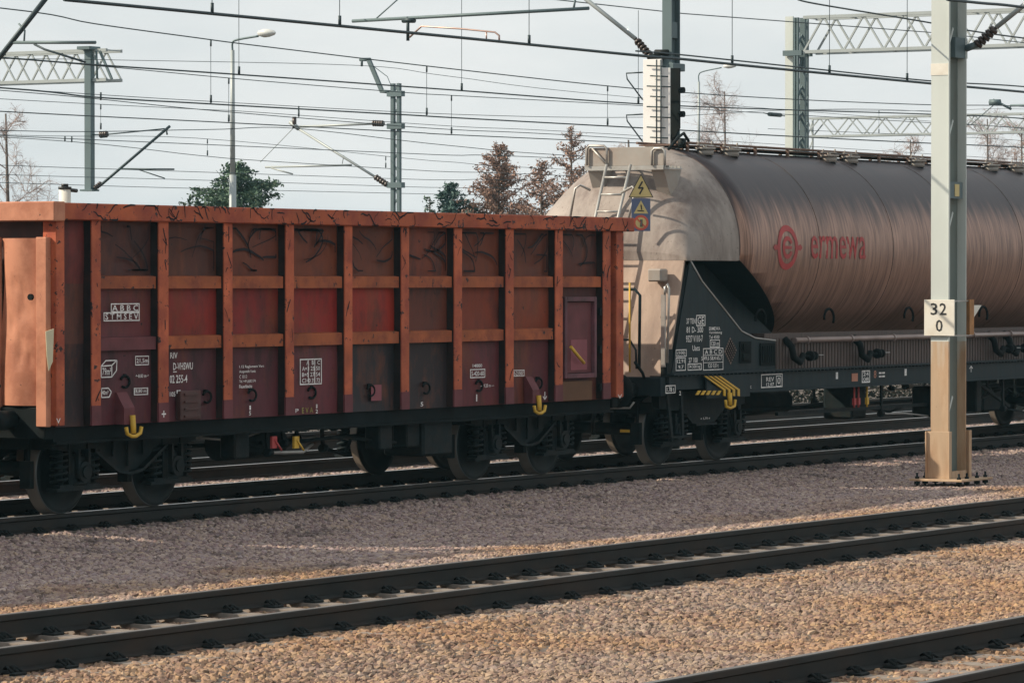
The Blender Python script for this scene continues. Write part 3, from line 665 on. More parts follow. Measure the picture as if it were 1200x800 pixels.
# black scribbles on the upper plates and rim
rnd = random.Random(11); m = MB()
for i in range(9):
    x0, x1 = X_(posts[i][1])+.1, X_(posts[i+1][0])-.1; yp = YB+REC-.034
    for k in range(rnd.choice((5, 6, 8))):
        cx, cz = rnd.uniform(x0+.2, x1-.25), rnd.uniform(2.75, 3.05); a = rnd.uniform(-.6, 2.6); pts = []
        c = rnd.uniform(-.9, .9); st = rnd.uniform(.05, .09)
        for q in range(rnd.randint(7, 13)):
            pts.append((cx, cz)); a += c*.35+rnd.uniform(-.25, .25); cx += math.cos(a)*st*1.5; cz += math.sin(a)*st
            cx = min(max(cx, x0), x1); cz = min(max(cz, 2.68), 3.16)
        stroke(m, pts, rnd.uniform(.012, .034), yp)
for k in range(95):
    cx = rnd.uniform(XL+.3, xr1-.1); cz = rnd.uniform(3.24, 3.37); a = rnd.uniform(0, 6.3); pts = []
    for q in range(rnd.randint(4, 8)):
        pts.append((cx, cz)); a += rnd.uniform(-.7, .7); cx += math.cos(a)*.05; cz = min(max(cz+math.sin(a)*.05, 3.225), 3.392)
    stroke(m, pts, rnd.uniform(.009, .024), YB-.0475)
for (a, b_) in posts:
    for k in range(rnd.randint(2, 6)):
        cx = rnd.uniform(X_(a)+.03, X_(b_)-.03); cz = rnd.choice((rnd.uniform(2.5, 3.2), rnd.uniform(1.2, 3.2))); dx = rnd.uniform(-.05, .05); dz = rnd.uniform(.02, .09)
        stroke(m, [(max(cx-dx, X_(a)+.005), cz+dz), (cx, cz+rnd.uniform(-.03, .03)), (min(max(cx+dx, X_(a)+.005), X_(b_)-.005), cz-dz)], rnd.uniform(.008, .022), YB-.0025)
m.build('scribble', M_scrib, gon, fix=False)
# markings
m = MB(); Y1 = YB+REC-.030
txt(m, 'A B B C', 131.5, 357.5, 162, 364.5, Y1); txt(m, 'S T M S E V', 123.5, 367.5, 162, 374.5, Y1)
frame(m, 130, 355.5, 163.5, 366, Y1, .012); frame(m, 121.5, 366, 163.5, 376.5, Y1, .012)
txt(m, 'RIV', 199.5, 413, 208, 420, Y1); txt(m, 'D-VHSWU', 203, 425, 226, 433.5, Y1); txt(m, '02 255-4', 199, 439.5, 219.5, 449, Y1); txt(m, '105', 199, 459, 205.5, 464.5, Y1); txt(m, '■■', 207, 457, 211.5, 461, Y1)
m.box((PY(203, 436, Y1).x, Y1-.001, PY(203, 436.2, Y1).z), (PY(207, 436, Y1).x, Y1+.001, PY(203, 435, Y1).z))
txt(m, '+', 189.5, 481, 194.5, 489, YB-.006)
for k, sx in enumerate(('1.12 Reglement Vert', 'Ausgestellt Vsmit', 'C 1013', 'Tel. +49 (6)82 574', 'Feuerlöschz')):
    txt(m, sx, 280.5, 428+k*5.7, 280.5+(29, 19, 9, 19, 15)[k], 432+k*5.7, Y1)
frame(m, 351.5, 420.5, 377, 451, Y1, .014)
for r_, sx in enumerate((' A  B1 C', 'A=3 25 50', 'B=5 27 54', 'C3=0 39 72')): txt(m, sx.strip(), 354 if r_ else 359, 422.5+r_*7, 375, 427.5+r_*7, Y1)
for px in (361, 368.5): frame(m, px, 421, px+.8, 450, Y1, .006)
frame(m, 551, 432.5, 568.5, 443, Y1, .012); txt(m, '5-420-60', 552.5, 435, 567, 440.5, Y1); txt(m, '14000', 554, 426.5, 565, 430.5, Y1); txt(m, '— 9,20 m —', 563, 450, 579, 454.5, Y1)
frame(m, 600.5, 433.5, 614.5, 441, Y1, .010); txt(m, 'B-21507', 602, 435, 613.5, 439.5, Y1)
txt(m, '1', 292.3, 475, 294, 480, Y1); txt(m, '5', 292, 481.5, 294.2, 486.5, Y1); txt(m, '1', 370.4, 473.5, 372, 478, Y1); txt(m, '2', 370, 479.5, 372.5, 484, Y1); txt(m, '1', 558, 462, 559.2, 470, Y1); txt(m, '5', 493, 471, 496, 476, Y1)
txt(m, '(8,80 m)', 157.5, 456, 173, 461.5, Y1); frame(m, 157, 454.5, 173.5, 463, Y1, .01)
txt(m, '←8.80 m→', 159, 438.5, 174.5, 442.5, Y1); frame(m, 158.5, 417, 174.5, 428, Y1, .01); txt(m, '21,5m', 160, 420, 173.5, 426, Y1)
def poly(m, pts, w=.013):
    q = [PY(x, y, Y1) for x, y in pts]
    for a, b_ in zip(q, q[1:]): m.bar(a, b_, .002, w) if abs(a.x-b_.x) > .005 else m.box((a.x-w/2, Y1-.001, min(a.z, b_.z)), (a.x+w/2, Y1+.001, max(a.z, b_.z)))
poly(m, [(118.5, 429), (131, 428), (131, 441.5), (118.5, 442), (118.5, 429), (124, 422.5), (137, 422), (131, 428)]); poly(m, [(137, 422), (136.5, 434), (131, 441.5)]); txt(m, '79m³', 120, 431, 130, 439.5, Y1)
poly(m, [(119, 455), (127, 454.5), (130.5, 459), (128, 465), (119, 465.5), (119, 455)]); txt(m, '40m²', 119.5, 457.5, 127, 462.5, Y1)
txt(m, '↓', 636, 459, 641, 469, Y1); txt(m, 'V', 724, 462, 729, 467, YB-.004); txt(m, 'V', 66, 490, 71, 496, YB-.004)
# paint splashes and patches
txt(m, 'JP', 343, 479, 350, 485, Y1)
m.build('marking', M_white, gon, fix=False)
m = MB(); txt(m, 'E V A', 354, 477.5, 367, 484, Y1); m.build('marking', mat('olive paint', (.28, .27, .06)), gon, fix=False)
m = MB(); a = PY(435, 451, Y1); b_ = PY(447, 469, Y1); m.box((a.x, Y1-.001, b_.z), (b_.x, Y1+.001, a.z)); a = PY(669, 398, YB+.05); b_ = PY(688, 433, YB+.05); m.box((a.x, YB+.051, b_.z), (b_.x, YB+.054, a.z))
m.build('paint_patch', mat('pink maroon patch', (.25, .075, .09), var=.2), gon)

# ------------------------------------------------------------------ tank wagon
YS = 26.40; XC = 57.6
tank = thing('tank_wagon', 'brown cylindrical tank wagon with a red emblem behind the orange wagon', 'tank wagon', (XC, TC, 0))
TZ, TRr = 3.04, 1.41
X0 = 50.15
def mir(p): return Vector((2*XC-p.x, p.y, p.z))
def mirb(p): return Vector((2*XC-p.x, 2*TC-p.y, p.z))
# barrel with sloped cuts at the lower ends
bm = bmesh.new(); n = 96; seg = [X0+(2*XC-2*X0)*i/30 for i in range(31)]; rings = []
for x in seg: rings.append([bm.verts.new((x, TC+TRr*math.cos(2*math.pi*j/n), TZ+TRr*math.sin(2*math.pi*j/n))) for j in range(n)])
for a, b_ in zip(rings, rings[1:]):
    for j in range(n): bm.faces.new([a[j], a[(j+1) % n], b_[(j+1) % n], b_[j]]).smooth = True
bm.faces.new(rings[0]); bm.faces.new(rings[-1][::-1])
for sg in (-1, 1):
    xx = X0-.001 if sg < 0 else 2*XC-X0+.001
    nrm = Vector((sg*.40, 0, -.915))
    r_ = bmesh.ops.bisect_plane(bm, geom=bm.verts[:]+bm.edges[:]+bm.faces[:], plane_co=(xx, TC, 2.86), plane_no=nrm, clear_outer=True)
    ed = [e for e in r_['geom_cut'] if isinstance(e, bmesh.types.BMEdge)]
    f = bmesh.ops.contextual_create(bm, geom=ed)
    for q in f['faces']: q.smooth = False; q.material_index = 1
bmesh.ops.recalc_face_normals(bm, faces=bm.faces[:])
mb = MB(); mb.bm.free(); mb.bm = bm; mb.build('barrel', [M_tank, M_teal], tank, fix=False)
# weld seams / hoops
m = MB()
for px, py in ((961, 320), (1047, 295), (1120, 295), (1198, 295)):
    x = PY(px, py, TC-TRr).x
    pts = [(x, TC+(TRr+.0)*math.cos(a), TZ+(TRr+.0)*math.sin(a)) for a in [R(-60+i*6) for i in range(51)]]
    m.tube(pts, .007, 5)
x = PY(866, 300, TC-TRr).x
for xx in (X0+.01, 2*XC-X0-.01, 2*XC-X0-2.5):
    pts = [(xx, TC+(TRr+.0)*math.cos(a), TZ+(TRr+.0)*math.sin(a)) for a in [R(-5+i*5) for i in range(39)]]; m.tube(pts, .012, 5)
m.build('weld_seam', M_skirt, tank)
for f_ in (None, mir):
    # hood: the tapering end of the shell
    m = MB(f_); K = 16; J = 40; vv = {}
    for k in range(K+1):
        t_ = k/K; x = X0-1.50*t_; zt = 2.98+(TZ+TRr-2.98)*(1-t_**1.9)**.62; zb = TZ-.19*t_; wd = TRr-.03*t_
        for j in range(J+1):
            a = math.pi*j/J; vv[k, j] = m.v((x, TC+wd*math.cos(a), zb+(zt-zb)*math.sin(a)))
        vv[k, -1] = m.v((x, TC+wd, 2.84)); vv[k, J+1] = m.v((x, TC-wd, 2.84))
    for k in range(K):
        for j in range(-1, J+1): m.face([vv[k, j], vv[k+1, j], vv[k+1, j+1], vv[k, j+1]], True)
    m.face([vv[K, j] for j in range(-1, J+2)])
    # short vertical band under the hood edge
    m.box((X0-1.5, TC-TRr+.03, 2.835), (X0, TC-TRr+.05, 2.86)); m.box((X0-1.5, TC+TRr-.05, 2.835), (X0, TC+TRr-.03, 2.86))
    m.build('tank_end', M_hood, tank)
    # leaning end plate
    m = MB(f_); a = Vector((X0-1.49, 0, 2.86)); b_ = Vector((48.15, 0, 1.24))
    m.prism([(a.x, a.z), (b_.x, b_.z), (b_.x+.04, b_.z), (a.x+.04, a.z+.02)], 'y', YS+.012, 2*TC-YS-.012)
    m.build('end_plate', M_endplate, tank)
    for sy in (0, 1):
        yy = YS if sy == 0 else 2*TC-YS
        pts = [PY(x, y, YS) for x, y in ((808, 305), (822, 330), (846, 360), (868, 388), (884, 396), (908, 399), (908, 437), (786, 440))]
        m = MB(f_); m.prism([(p.x, p.z) for p in pts], 'y', yy-.01, yy+.012); m.build('side_plate', M_teal, tank)
        m = MB(f_); m.tube([(p.x, yy-.012 if sy == 0 else yy+.012, p.z) for p in pts[:6]], .014, 6); m.build('edge_trim', M_galv, tank)
    # dark inner hopper cone below the cut
    m = MB(f_); m.prism([(X0-1.3, 2.78), (X0+.1, 2.78), (52.6, 1.66), (50.9, 1.3), (49.0, 1.3)], 'y', YS+.55, 2*TC-YS-.55); m.build('hopper_cone', M_teal, tank)
    # platform on top of the end
    m = MB(f_); a = PX(686, 172, 48.9); b_ = PX(778, 195, 48.9)
    m.box((48.89, b_.y, 4.16), (48.92, a.y+.0, 4.42), bev=.004)
    m.build('platform_board', M_plat, tank)
    m = MB(f_)
    for k in range(5): m.box((48.93+k*.11, b_.y, 4.13), (48.955+k*.11, a.y, 4.16))
    for k in range(7): y = b_.y+(a.y-b_.y)*k/6; m.box((48.9, y-.012, 4.115), (49.42, y+.012, 4.13))
    m.box((48.88, b_.y, 4.10), (48.91, a.y, 4.16))
    m.build('platform_grating', M_galv, tank)
    m = MB(f_)
    for y in (b_.y+.12, a.y-.12):
        m.prism([(48.93, 4.11), (49.45, 4.11), (49.2, 3.62)], 'y', y-.10, y+.10)
    m.build('platform_bracket', M_plat, tank)
    m = MB(f_)
    def loop(px0, px1, y0, y1, X, rev=0):
        p = [PX(px0, y1, X), PX(px0, y0+3, X), PX(px0+3, y0, X), PX(px1-3, y0, X), PX(px1, y0+3, X), PX(px1, y1, X)]; m.tube(p, .018, 8)
    loop(688, 711, 171, 194, 48.86); loop(764, 779, 174, 194, 48.86); m.tube([PX(694, 174, 48.86), PX(712, 194, 48.86)], .018, 6)
    m.tube([PX(667, 262, 48.5), PX(674, 221, 48.5), PX(680, 217, 48.5), PX(692, 223, 48.6)], .018, 8); m.tube([PX(735, 262, 48.45), PX(745, 223, 48.5), PX(741, 219, 48.55), PX(728, 226, 48.6)], .018, 8)
    m.build('handrail', M_galv, tank)
    m = MB(f_)
    for (x, y, x2, y2) in ((711, 193, 690, 290), (739, 193, 716, 290)): m.tube([PX(x, y, 48.80), PX(x2, y2, 48.40), PX(x2-26, 425, 47.92)], .022, 8)
    for k in range(11):
        y = 208+k*20; t_ = (y-193)/97; dx = 0 if t_ < 1 else -(t_-1)*.3; m.tube([PX(711-21*t_, y, 48.8-.4*t_), PX(739-23*t_, y, 48.8-.4*t_)], .018, 6)
    m.build('ladder', M_galv, tank)
    # handrails low down at the end
    m = MB(f_); q = 48.1
    m.tube([PX(728, 339, q), PX(744, 339, q), PX(750, 346, q), PX(749, 432, q)], .022, 8); m.tube([PX(728, 398, q), PX(738, 398, q), PX(745, 410, q), PX(746, 432, q)], .016, 8); m.build('grab_rail', M_teal, tank)
    m = MB(f_); m.tube([PX(738, 331, q-.02), PX(738, 436, q-.02)], .014, 8); m.build('pole', M_yellow, tank)
    m = MB(f_); m.tube([PX(782, 425, q), PX(784, 338, q), PX(782, 333, q), PX(779, 336, q), PX(779, 345, q)], .017, 8)
    a = PX(774.5, 345, q); b_ = PX(779, 430, q); m.box((q, b_.y, b_.z), (q+.03, a.y, a.z)); m.build('grab_rail', M_galv, tank)
    m = MB(f_)
    a = PX(761, 315, 48.4); b_ = PX(777, 330, 48.4); m.box((48.34, b_.y, b_.z), (48.55, a.y, a.z), bev=.02); m.build('junction_box', M_plat, tank)
    # end underframe: headstock, buffers, steps
    m = MB(f_); m.box((48.0, YS+.02, .98), (48.16, 2*TC-YS-.02, 1.24), bev=.01); m.box((48.16, TC-.3, .9), (50.6, TC+.3, 1.2)); m.box((47.75, TC-.2, .95), (48.0, TC+.2, 1.15)); m.build('headstock', M_teal, tank)
    for sy in (-1, 1):
        y = TC+sy*.875; m = MB(f_); m.tube([(48.0, y, 1.06), (47.75, y, 1.06)], .105, 16); m.tube([(47.75, y, 1.06), (47.62, y, 1.06)], .075, 16)
        m.lathe([(0, -.46), (.15, -.458), (.235, -.445), (.235, -.42), (.07, -.40)], (48.05, y, 1.06), 'x', 24); m.build('buffer', M_under, tank)
        yy = TC+sy*(TC-YS)
        m = MB(f_); m.bar((48.22, yy-sy*.04, 1.0), (48.34, yy-sy*.04, .42), .03, .06); m.bar((48.62, yy-sy*.04, 1.0), (48.66, yy-sy*.04, .42), .03, .06)
        m.box((48.24, yy+sy*.02, .40), (48.80, yy-sy*.22, .425)); m.box((48.1, yy+sy*.03, 1.24), (48.75, yy-sy*.25, 1.255)); m.box((48.14, yy, .99), (48.30, yy-sy*.1, 1.62)); m.build('step', M_under, tank)
    m = MB(f_); q = 48.0
    m.tube([PX(709, 480, q), PX(715, 478, q), PX(738, 478, q), PX(743, 471, q)], .014, 6); m.build('shunter_rail', M_galv, tank)
    m = MB(f_); m.tube([(48.0, TC-.45, 1.0), (47.85, TC-.45, .95), (47.72, TC-.42, .65), (47.8, TC-.38, .45)], .028, 8); m.tube([(47.75, TC, 1.0), (47.6, TC, .85), (47.55, TC, .6)], .035, 8)
    m.tube([(47.6, YS+.2, 1.45), (47.9, YS+.25, 1.3), (48.05, YS+.3, 1.2)], .022, 6); m.build('brake_hose', M_under, tank)
    m = MB(f_); a = PX(727, 503, 48.0); b_ = PX(738, 506.5, 48.0); m.box((47.99, b_.y, b_.z), (48.0, a.y, a.z)); m.build('reflector_plate', M_yellow, tank)
# long side girders
m = MB()
for sy in (-1, 1):
    yy = TC+sy*(TC-YS+.08); m.box((49.9, yy-sy*.05, .995), (2*XC-49.9, yy-sy*.14, 1.26)); m.box((48.16, yy-sy*.06, 1.06), (49.9, yy-sy*.14, 1.26))
    m.box((48.16, yy+sy*.02, 1.262), (2*XC-48.16, yy-sy*.16, 1.285)); m.box((49.9, yy, .975), (2*XC-49.9, yy-sy*.16, .995))
    for k in range(150):
        x = 48.3+k*.124
        m.box((x, yy+sy*.005, 1.242), (x+.035, yy-sy*.05, 1.262))
for k in range(9): x = 50.6+k*1.75; m.box((x-.05, YS+.05, 1.0), (x+.05, 2*TC-YS-.05, 1.25))
m.build('side_girder', M_teal, tank)
m = MB()
for sy in (-1, 1):
    yy = TC+sy*(TC-YS-.02); x = 51.15
    while x < 2*XC-51.15:
        m.box((x, yy, 1.285), (x+.07, yy-sy*.02, 1.72)); m.box((x+.07, yy-sy*.014, 1.285), (x+.10, yy-sy*.03, 1.72)); x += .10
    m.box((51.15, yy-sy*.04, 1.285), (2*XC-51.15, yy-sy*.25, 1.8))
m.build('corrugated_skirt', M_skirt, tank)
m = MB()
for sy in (-1, 1):
    yy = TC+sy*(TC-YS+.07); m.tube([(PY(926, 397, YS).x, yy, 1.695), (2*XC-PY(926, 397, YS).x, yy, 1.695)], .042, 12)
    x = 52.2
    while x < 63: m.tube([(x, yy, 1.695), (x+.05, yy, 1.695)], .058, 12); x += 1.45
m.build('discharge_pipe', mat('pinkish steel pipe', (.30, .24, .22), rough=.4, metal=.6, var=.2), tank)
for px in (928, 1008, 1165, 1183):
    x = PY(px, 410, YS-.1).x
    for sy in ((-1, 1) if px < 1100 else (-1,)):
        yy = TC+sy*(TC-YS+.10)
        m = MB(); m.tube([(x+.0, yy-sy*.12, 1.72), (x, yy, 1.6), (x+.02, yy+sy*.02, 1.45), (x+.22, yy+sy*.02, 1.38), (x+.36, yy, 1.48)], .05, 10)
        m.tube([(x+.3, yy+sy*.03, 1.46), (x+.72, yy+sy*.05, 1.47)], .022, 8); m.lathe([(.02, 0), (.075, 0), (.075, .05), (.02, .05)], (x+.48, yy+sy*.04, 1.465), 'x', 14); m.lathe([(.02, 0), (.065, 0), (.065, .04), (.02, .04)], (x+.62, yy+sy*.04, 1.465), 'x', 14)
        m.build('outlet_valve', M_grime, tank)
        m = MB(); m.tube([(x+.72, yy+sy*.05, 1.475), (x+.90, yy+sy*.06, 1.475)], .010, 6, r2=.005); m.build('valve_pin', M_galv, tank)
# lifting eyes under the shell
m = MB()
for px in (905, 985, 1078, 1165):
    x = PY(px, 385, YS).x; pts = [(x+.16*math.cos(a), TC-1.16, 2.0+.14*math.sin(a)) for a in [R(-30+i*20) for i in range(12)]]; m.tube(pts, .02, 6)
m.build('shell_lug', M_grime, tank)
# louvre and grid boxes on the side plate
m = MB()
a = PY(867, 400, YS-.02); b_ = PY(880, 425, YS-.02); m.box((a.x, YS-.03, b_.z), (b_.x, YS-.012, a.z), bev=.005)
for k in range(2): z = b_.z+(a.z-b_.z)*(.12+.48*k); m.box((a.x+.06, YS-.055, z), (b_.x-.06, YS-.03, z+.09)); 
a = PY(891, 402, YS-.02); b_ = PY(908, 428, YS-.02); m.box((a.x, YS-.03, b_.z), (b_.x, YS-.012, a.z), bev=.005)
for k in range(6): x = a.x+.05+(b_.x-a.x-.1)*k/5; m.box((x-.006, YS-.04, b_.z+.05), (x+.006, YS-.03, a.z-.04))
m.build('document_box', M_grime, tank)
q = [PY(x, y, YS-.012) for x, y in ((855.5, 395), (863, 410), (856, 427), (848.5, 412))]
m = MB(); m.prism([(p.x, p.z) for p in q], 'y', YS-.016, YS-.012)
for k in range(1, 6):
    a = q[0].lerp(q[1], k/6); b_ = q[3].lerp(q[2], k/6); m.bar((a.x, YS-.02, a.z), (b_.x, YS-.02, b_.z), .003, .014, 1)
    a = q[0].lerp(q[3], k/6); b_ = q[1].lerp(q[2], k/6); m.bar((a.x, YS-.023, a.z), (b_.x, YS-.023, b_.z), .003, .014, 1)
m.build('lozenge_plate', [mat('lozenge brown', (.24, .18, .155), var=.1), M_grime], tank)
# top walkway, rails and hatches
m = MB()
for s in (-1, 1):
    m.tube([(50.3, TC+s*.33, 4.53), (2*XC-50.3, TC+s*.33, 4.53)], .02, 6)
    x = 50.6
    while x < 2*XC-50.5: m.box((x-.02, TC+s*.33-.02, 4.38), (x+.02, TC+s*.33+.02, 4.53)); x += 1.05
m.box((50.3, TC-.30, 4.485), (2*XC-50.3, TC+.30, 4.505)); m.build('walkway', mat('rusty walkway steel', (.16, .10, .075), rough=.7, var=.3), tank)
for px in (830, 860, 975, 1000, 1078, 1165, 1195):
    x = PY(px, 185, TC-.5).x; m = MB(); m.tube([(x, TC-.45, 4.36), (x, TC-.45, 4.44)], .12, 14); m.tube([(x, TC-.45, 4.44), (x, TC-.45, 4.47)], .15, 14)
    m.box((x-.24, TC-.465, 4.50), (x+.24, TC-.435, 4.515)); m.tube([(x, TC-.45, 4.46), (x, TC-.45, 4.51)], .03, 6); m.tube([(x+.2, TC-.45, 4.515), (x+.2, TC-.45, 4.565)], .014, 6); m.tube([(x-.2, TC-.45, 4.515), (x-.2, TC-.45, 4.55)], .014, 6); m.build('hatch', M_plat, tank)
x = PY(792, 170, TC-.3).x
m = MB(); m.tube([(x-.4, TC-.4, 4.42), (x-.1, TC-.4, 4.60), (x+.05, TC-.4, 4.66), (x+.2, TC-.4, 4.55)], .022, 8); m.tube([(x+.0, TC-.4, 4.45), (x+.0, TC-.4, 4.58)], .06, 12); m.build('relief_valve', M_under, tank)
bogie(tank, 49.76, 'plate'); bogie(tank, 64.9, 'plate')
# gear hanging under the tank wagon
m = MB()
m.tube([(53.3, TC+.2, .72), (54.6, TC+.2, .72)], .19, 16); m.box((55.0, TC-.8, .45), (55.5, TC-.3, .95), bev=.03); m.tube([(51.2, TC, .62), (62.5, TC, .62)], .035, 6)
m.bar((52.0, YS+.3, .62), (57.5, YS+.35, .62), .05, .05); m.box((57.2, YS+.2, .42), (57.7, YS+.6, .9), bev=.03); m.box((58.9, YS+.25, .45), (59.1, YS+.6, .98), bev=.02); m.bar((59.4, TC-.9, .9), (60.6, TC-.9, .5), .06, .05); m.box((60.5, TC-.5, .4), (61.2, TC+.5, .85), bev=.03)
m.build('brake_gear', M_under, tank)
for px, mm_ in ((1001, M_red), (1006, M_red), (1016, M_yellow)):
    p = PY(px, 465, YS+.05); m = MB(); m.tube([(p.x, p.y, .98), (p.x, p.y, .66)], .016, 6); m.box((p.x-.03, p.y-.02, .70), (p.x+.03, p.y+.02, .80)); m.build('release_handle', mm_, tank)
rods(tank, 51.4, 63.4, 6, 22)
# hazard stripes and yellow hook
m = MB(); yy = YS-.082-.035
for k in range(5):
    x0 = 815+k*6; q = [PY(x, y, yy+.03) for x, y in ((x0, 462.5), (x0+3, 462.5), (x0+6, 457.5), (x0+3, 457.5))]
    m.prism([(p.x, p.z) for p in q], 'y', yy+.02, yy+.035)
for k in range(4):
    x0 = 826+k*5.5; q = [PY(x, y, yy) for x, y in ((x0, 440.5), (x0+2.6, 440.5), (x0+25, 456), (x0+25, 464), (x0+22.6, 463.5), (x0+22.6, 457))]
    m.prism([(p.x, p.z) for p in q], 'y', yy+.005, yy+.02)
m.build('hazard_stripe', M_yellow, tank)
m = MB(); a = PY(822, 438, YS); b_ = PY(873, 464, YS); m.box((a.x, yy+.036, b_.z), (b_.x, YS-.05, a.z-.03)); m.build('hook_bracket', M_teal, tank)
c = PY(853.5, 460, yy).x; z = PY(853.5, 460, yy).z
m = MB(); m.tube([(c, yy-.02, z), (c, yy-.03, z-.18)], .035, 8); m.tube([(c-.14, yy-.03, z-.10), (c-.12, yy-.03, z-.19), (c, yy-.03, z-.215), (c+.13, yy-.03, z-.19), (c+.15, yy-.03, z-.10)], .022, 8); m.build('tow_hook', M_yellow, tank)
# lettering on the side plate and girder
m = MB(); Y2 = YS-.0135
txt(m, '37 TEN', 804.5, 373, 815, 379.5, Y2); txt(m, 'GE', 817.5, 371, 825, 380, Y2); frame(m, 816, 369, 826.5, 382, Y2, .014)
txt(m, '81 D- 300', 804.5, 383, 824, 390, Y2); txt(m, '9327 V110-7', 804, 393, 823.5, 401, Y2); txt(m, 'Uacs', 811.5, 404.5, 820, 411, Y2)
for k, sx in enumerate(('ERMEWA', 'Vermietung', 'Tel 4500')): txt(m, sx, 831, 383+k*5, (844, 846, 843)[k], 387+k*5, Y2)
frame(m, 832, 398, 843.5, 407, Y2, .012); txt(m, '120 m', 833.5, 400, 842.5, 405, Y2)
frame(m, 792, 409.5, 804.5, 418, Y2, .012); txt(m, '(100)', 794, 411.5, 803, 416.5, Y2)
frame(m, 792, 419, 803.5, 434.5, Y2, .012); txt(m, '12.91', 793.5, 421, 802.5, 425.5, Y2); txt(m, '9,7', 795, 428, 801, 432.5, Y2)
frame(m, 824, 408, 847.5, 434, Y2, .012); txt(m, 'A B C D', 826, 410, 846, 415, Y2); txt(m, '5 49,6 58,4 65,7', 822, 417.5, 846, 423, Y2); txt(m, '120 0,0 t', 830, 426, 842, 431.5, Y2)
frame(m, 824, 416, 847.5, 416.7, Y2, .006); frame(m, 824, 424.6, 847.5, 425.3, Y2, .006)
txt(m, '27 100', 807, 419, 817.5, 425, Y2); frame(m, 806, 426, 822, 434, Y2, .012); txt(m, '14 500 kg', 807.5, 427.5, 820.5, 432.5, Y2)
Y3 = YS-.0335
frame(m, 892, 438.5, 917, 454.5, Y3, .014); txt(m, 'REV', 898, 442, 907, 447, Y3); txt(m, '12.07', 898, 448.5, 907, 452.5, Y3); frame(m, 909.5, 440, 915.5, 453, Y3, .012); txt(m, '0', 911, 442, 914.5, 450, Y3)
txt(m, '-3.55 t', 871.5, 451, 880.5, 455.5, Y3)
frame(m, 780, 451.5, 791.5, 461, Y3+.001, .012); txt(m, '1.78 t', 781.5, 453.5, 790, 459, Y3); txt(m, '2', 796, 458, 798, 463, Y3)
a = PY(1010, 434, Y3); b_ = PY(1019.5, 448, Y3); frame(m, 1010, 434, 1019.5, 448.5, Y3, .02); txt(m, '24', 1011.5, 436, 1018, 440.5, Y3); txt(m, '08', 1011.5, 442, 1018, 446.5, Y3)
txt(m, '==', 1030, 436, 1037, 442, Y3); txt(m, 'I', 979.5, 436, 982, 444, Y3); txt(m, 'I', 1060, 432, 1062.5, 440, Y3)
for px in (863, 868): pass
txt(m, '↑', 1136, 428, 1140, 436, Y3)
txt(m, '≠ 5,70 ≠', 821, 489, 832, 492, TC-1.053-.002)
m.build('marking', M_white, tank, fix=False)
m = MB(); a = PY(998, 437.5, Y3); b_ = PY(1005, 446.5, Y3); m.box((a.x, Y3-.004, b_.z), (b_.x, Y3, a.z)); txt(m, '8', 1024, 434, 1027, 443, Y3); m.build('label_plate', mat('salmon label', (.45, .2, .13)), tank, fix=False)
# emblem and name on the shell, wrapped to the cylinder
def on_shell(x, z, off=.006):
    a = math.asin(max(-1, min(1, (z-TZ)/TRr))); r_ = TRr+off; return Vector((x, TC-r_*math.cos(a), TZ+r_*math.sin(a)))
ec = PY(923, 290, TC-TRr); ex, ez = ec.x, ec.z; arc0 = math.asin((ez-TZ)/TRr)*TRr
def sh(x, v, off=.006):
    a = (arc0+v)/TRr; r_ = TRr+off; return Vector((x, TC-r_*math.cos(a), TZ+r_*math.sin(a)))
m = MB()
def ring(r0, r1, a0=0, a1=360, n=48, cx=0.0, cy=0.0):
    prev = None
    for i in range(n+1):
        a = R(a0+(a1-a0)*i/n); p = [m.v(sh(ex+cx+r_*1.0*math.cos(a), cy+r_*math.sin(a))) for r_ in (r0, r1)]
        if prev: m.face([prev[0], prev[1], p[1], p[0]])
        prev = p
ring(.235, .325); ring(.10, .165, 25, 335); 
for x0, x1, v0, v1 in ((-.40, -.325, -.035, .035), (.325, .40, -.035, .035), (-.10, .13, -.022, .022)):
    m.face([m.v(sh(ex+x0, v0, .007)), m.v(sh(ex+x1, v0, .007)), m.v(sh(ex+x1, v1, .007)), m.v(sh(ex+x0, v1, .007))])
m.face([m.v(sh(ex-.46, 0, .007)), m.v(sh(ex-.39, -.055, .007)), m.v(sh(ex-.39, .055, .007))]); m.face([m.v(sh(ex+.39, -.055, .007)), m.v(sh(ex+.46, 0, .007)), m.v(sh(ex+.39, .055, .007))])
m.build('emblem', M_red, tank, fix=False)
me, tx0, ty0, tsx, tsy = text_mesh('ermewa')
xa = PY(950, 290, TC-TRr).x; xb = PY(1014.5, 290, TC-TRr).x; m = MB()
for ox, oy in ((0, 0),):   # thickened strokes
    m.add_mesh(me, lambda c: sh(xa+(xb-xa)*(c.x-tx0)/tsx+ox*1.6, -.16+.34*(c.y-ty0)/tsy+oy, .008+abs(ox)*.02+oy*.02+.001*(ox+oy)))
m.build('name_lettering', M_red, tank, fix=False)
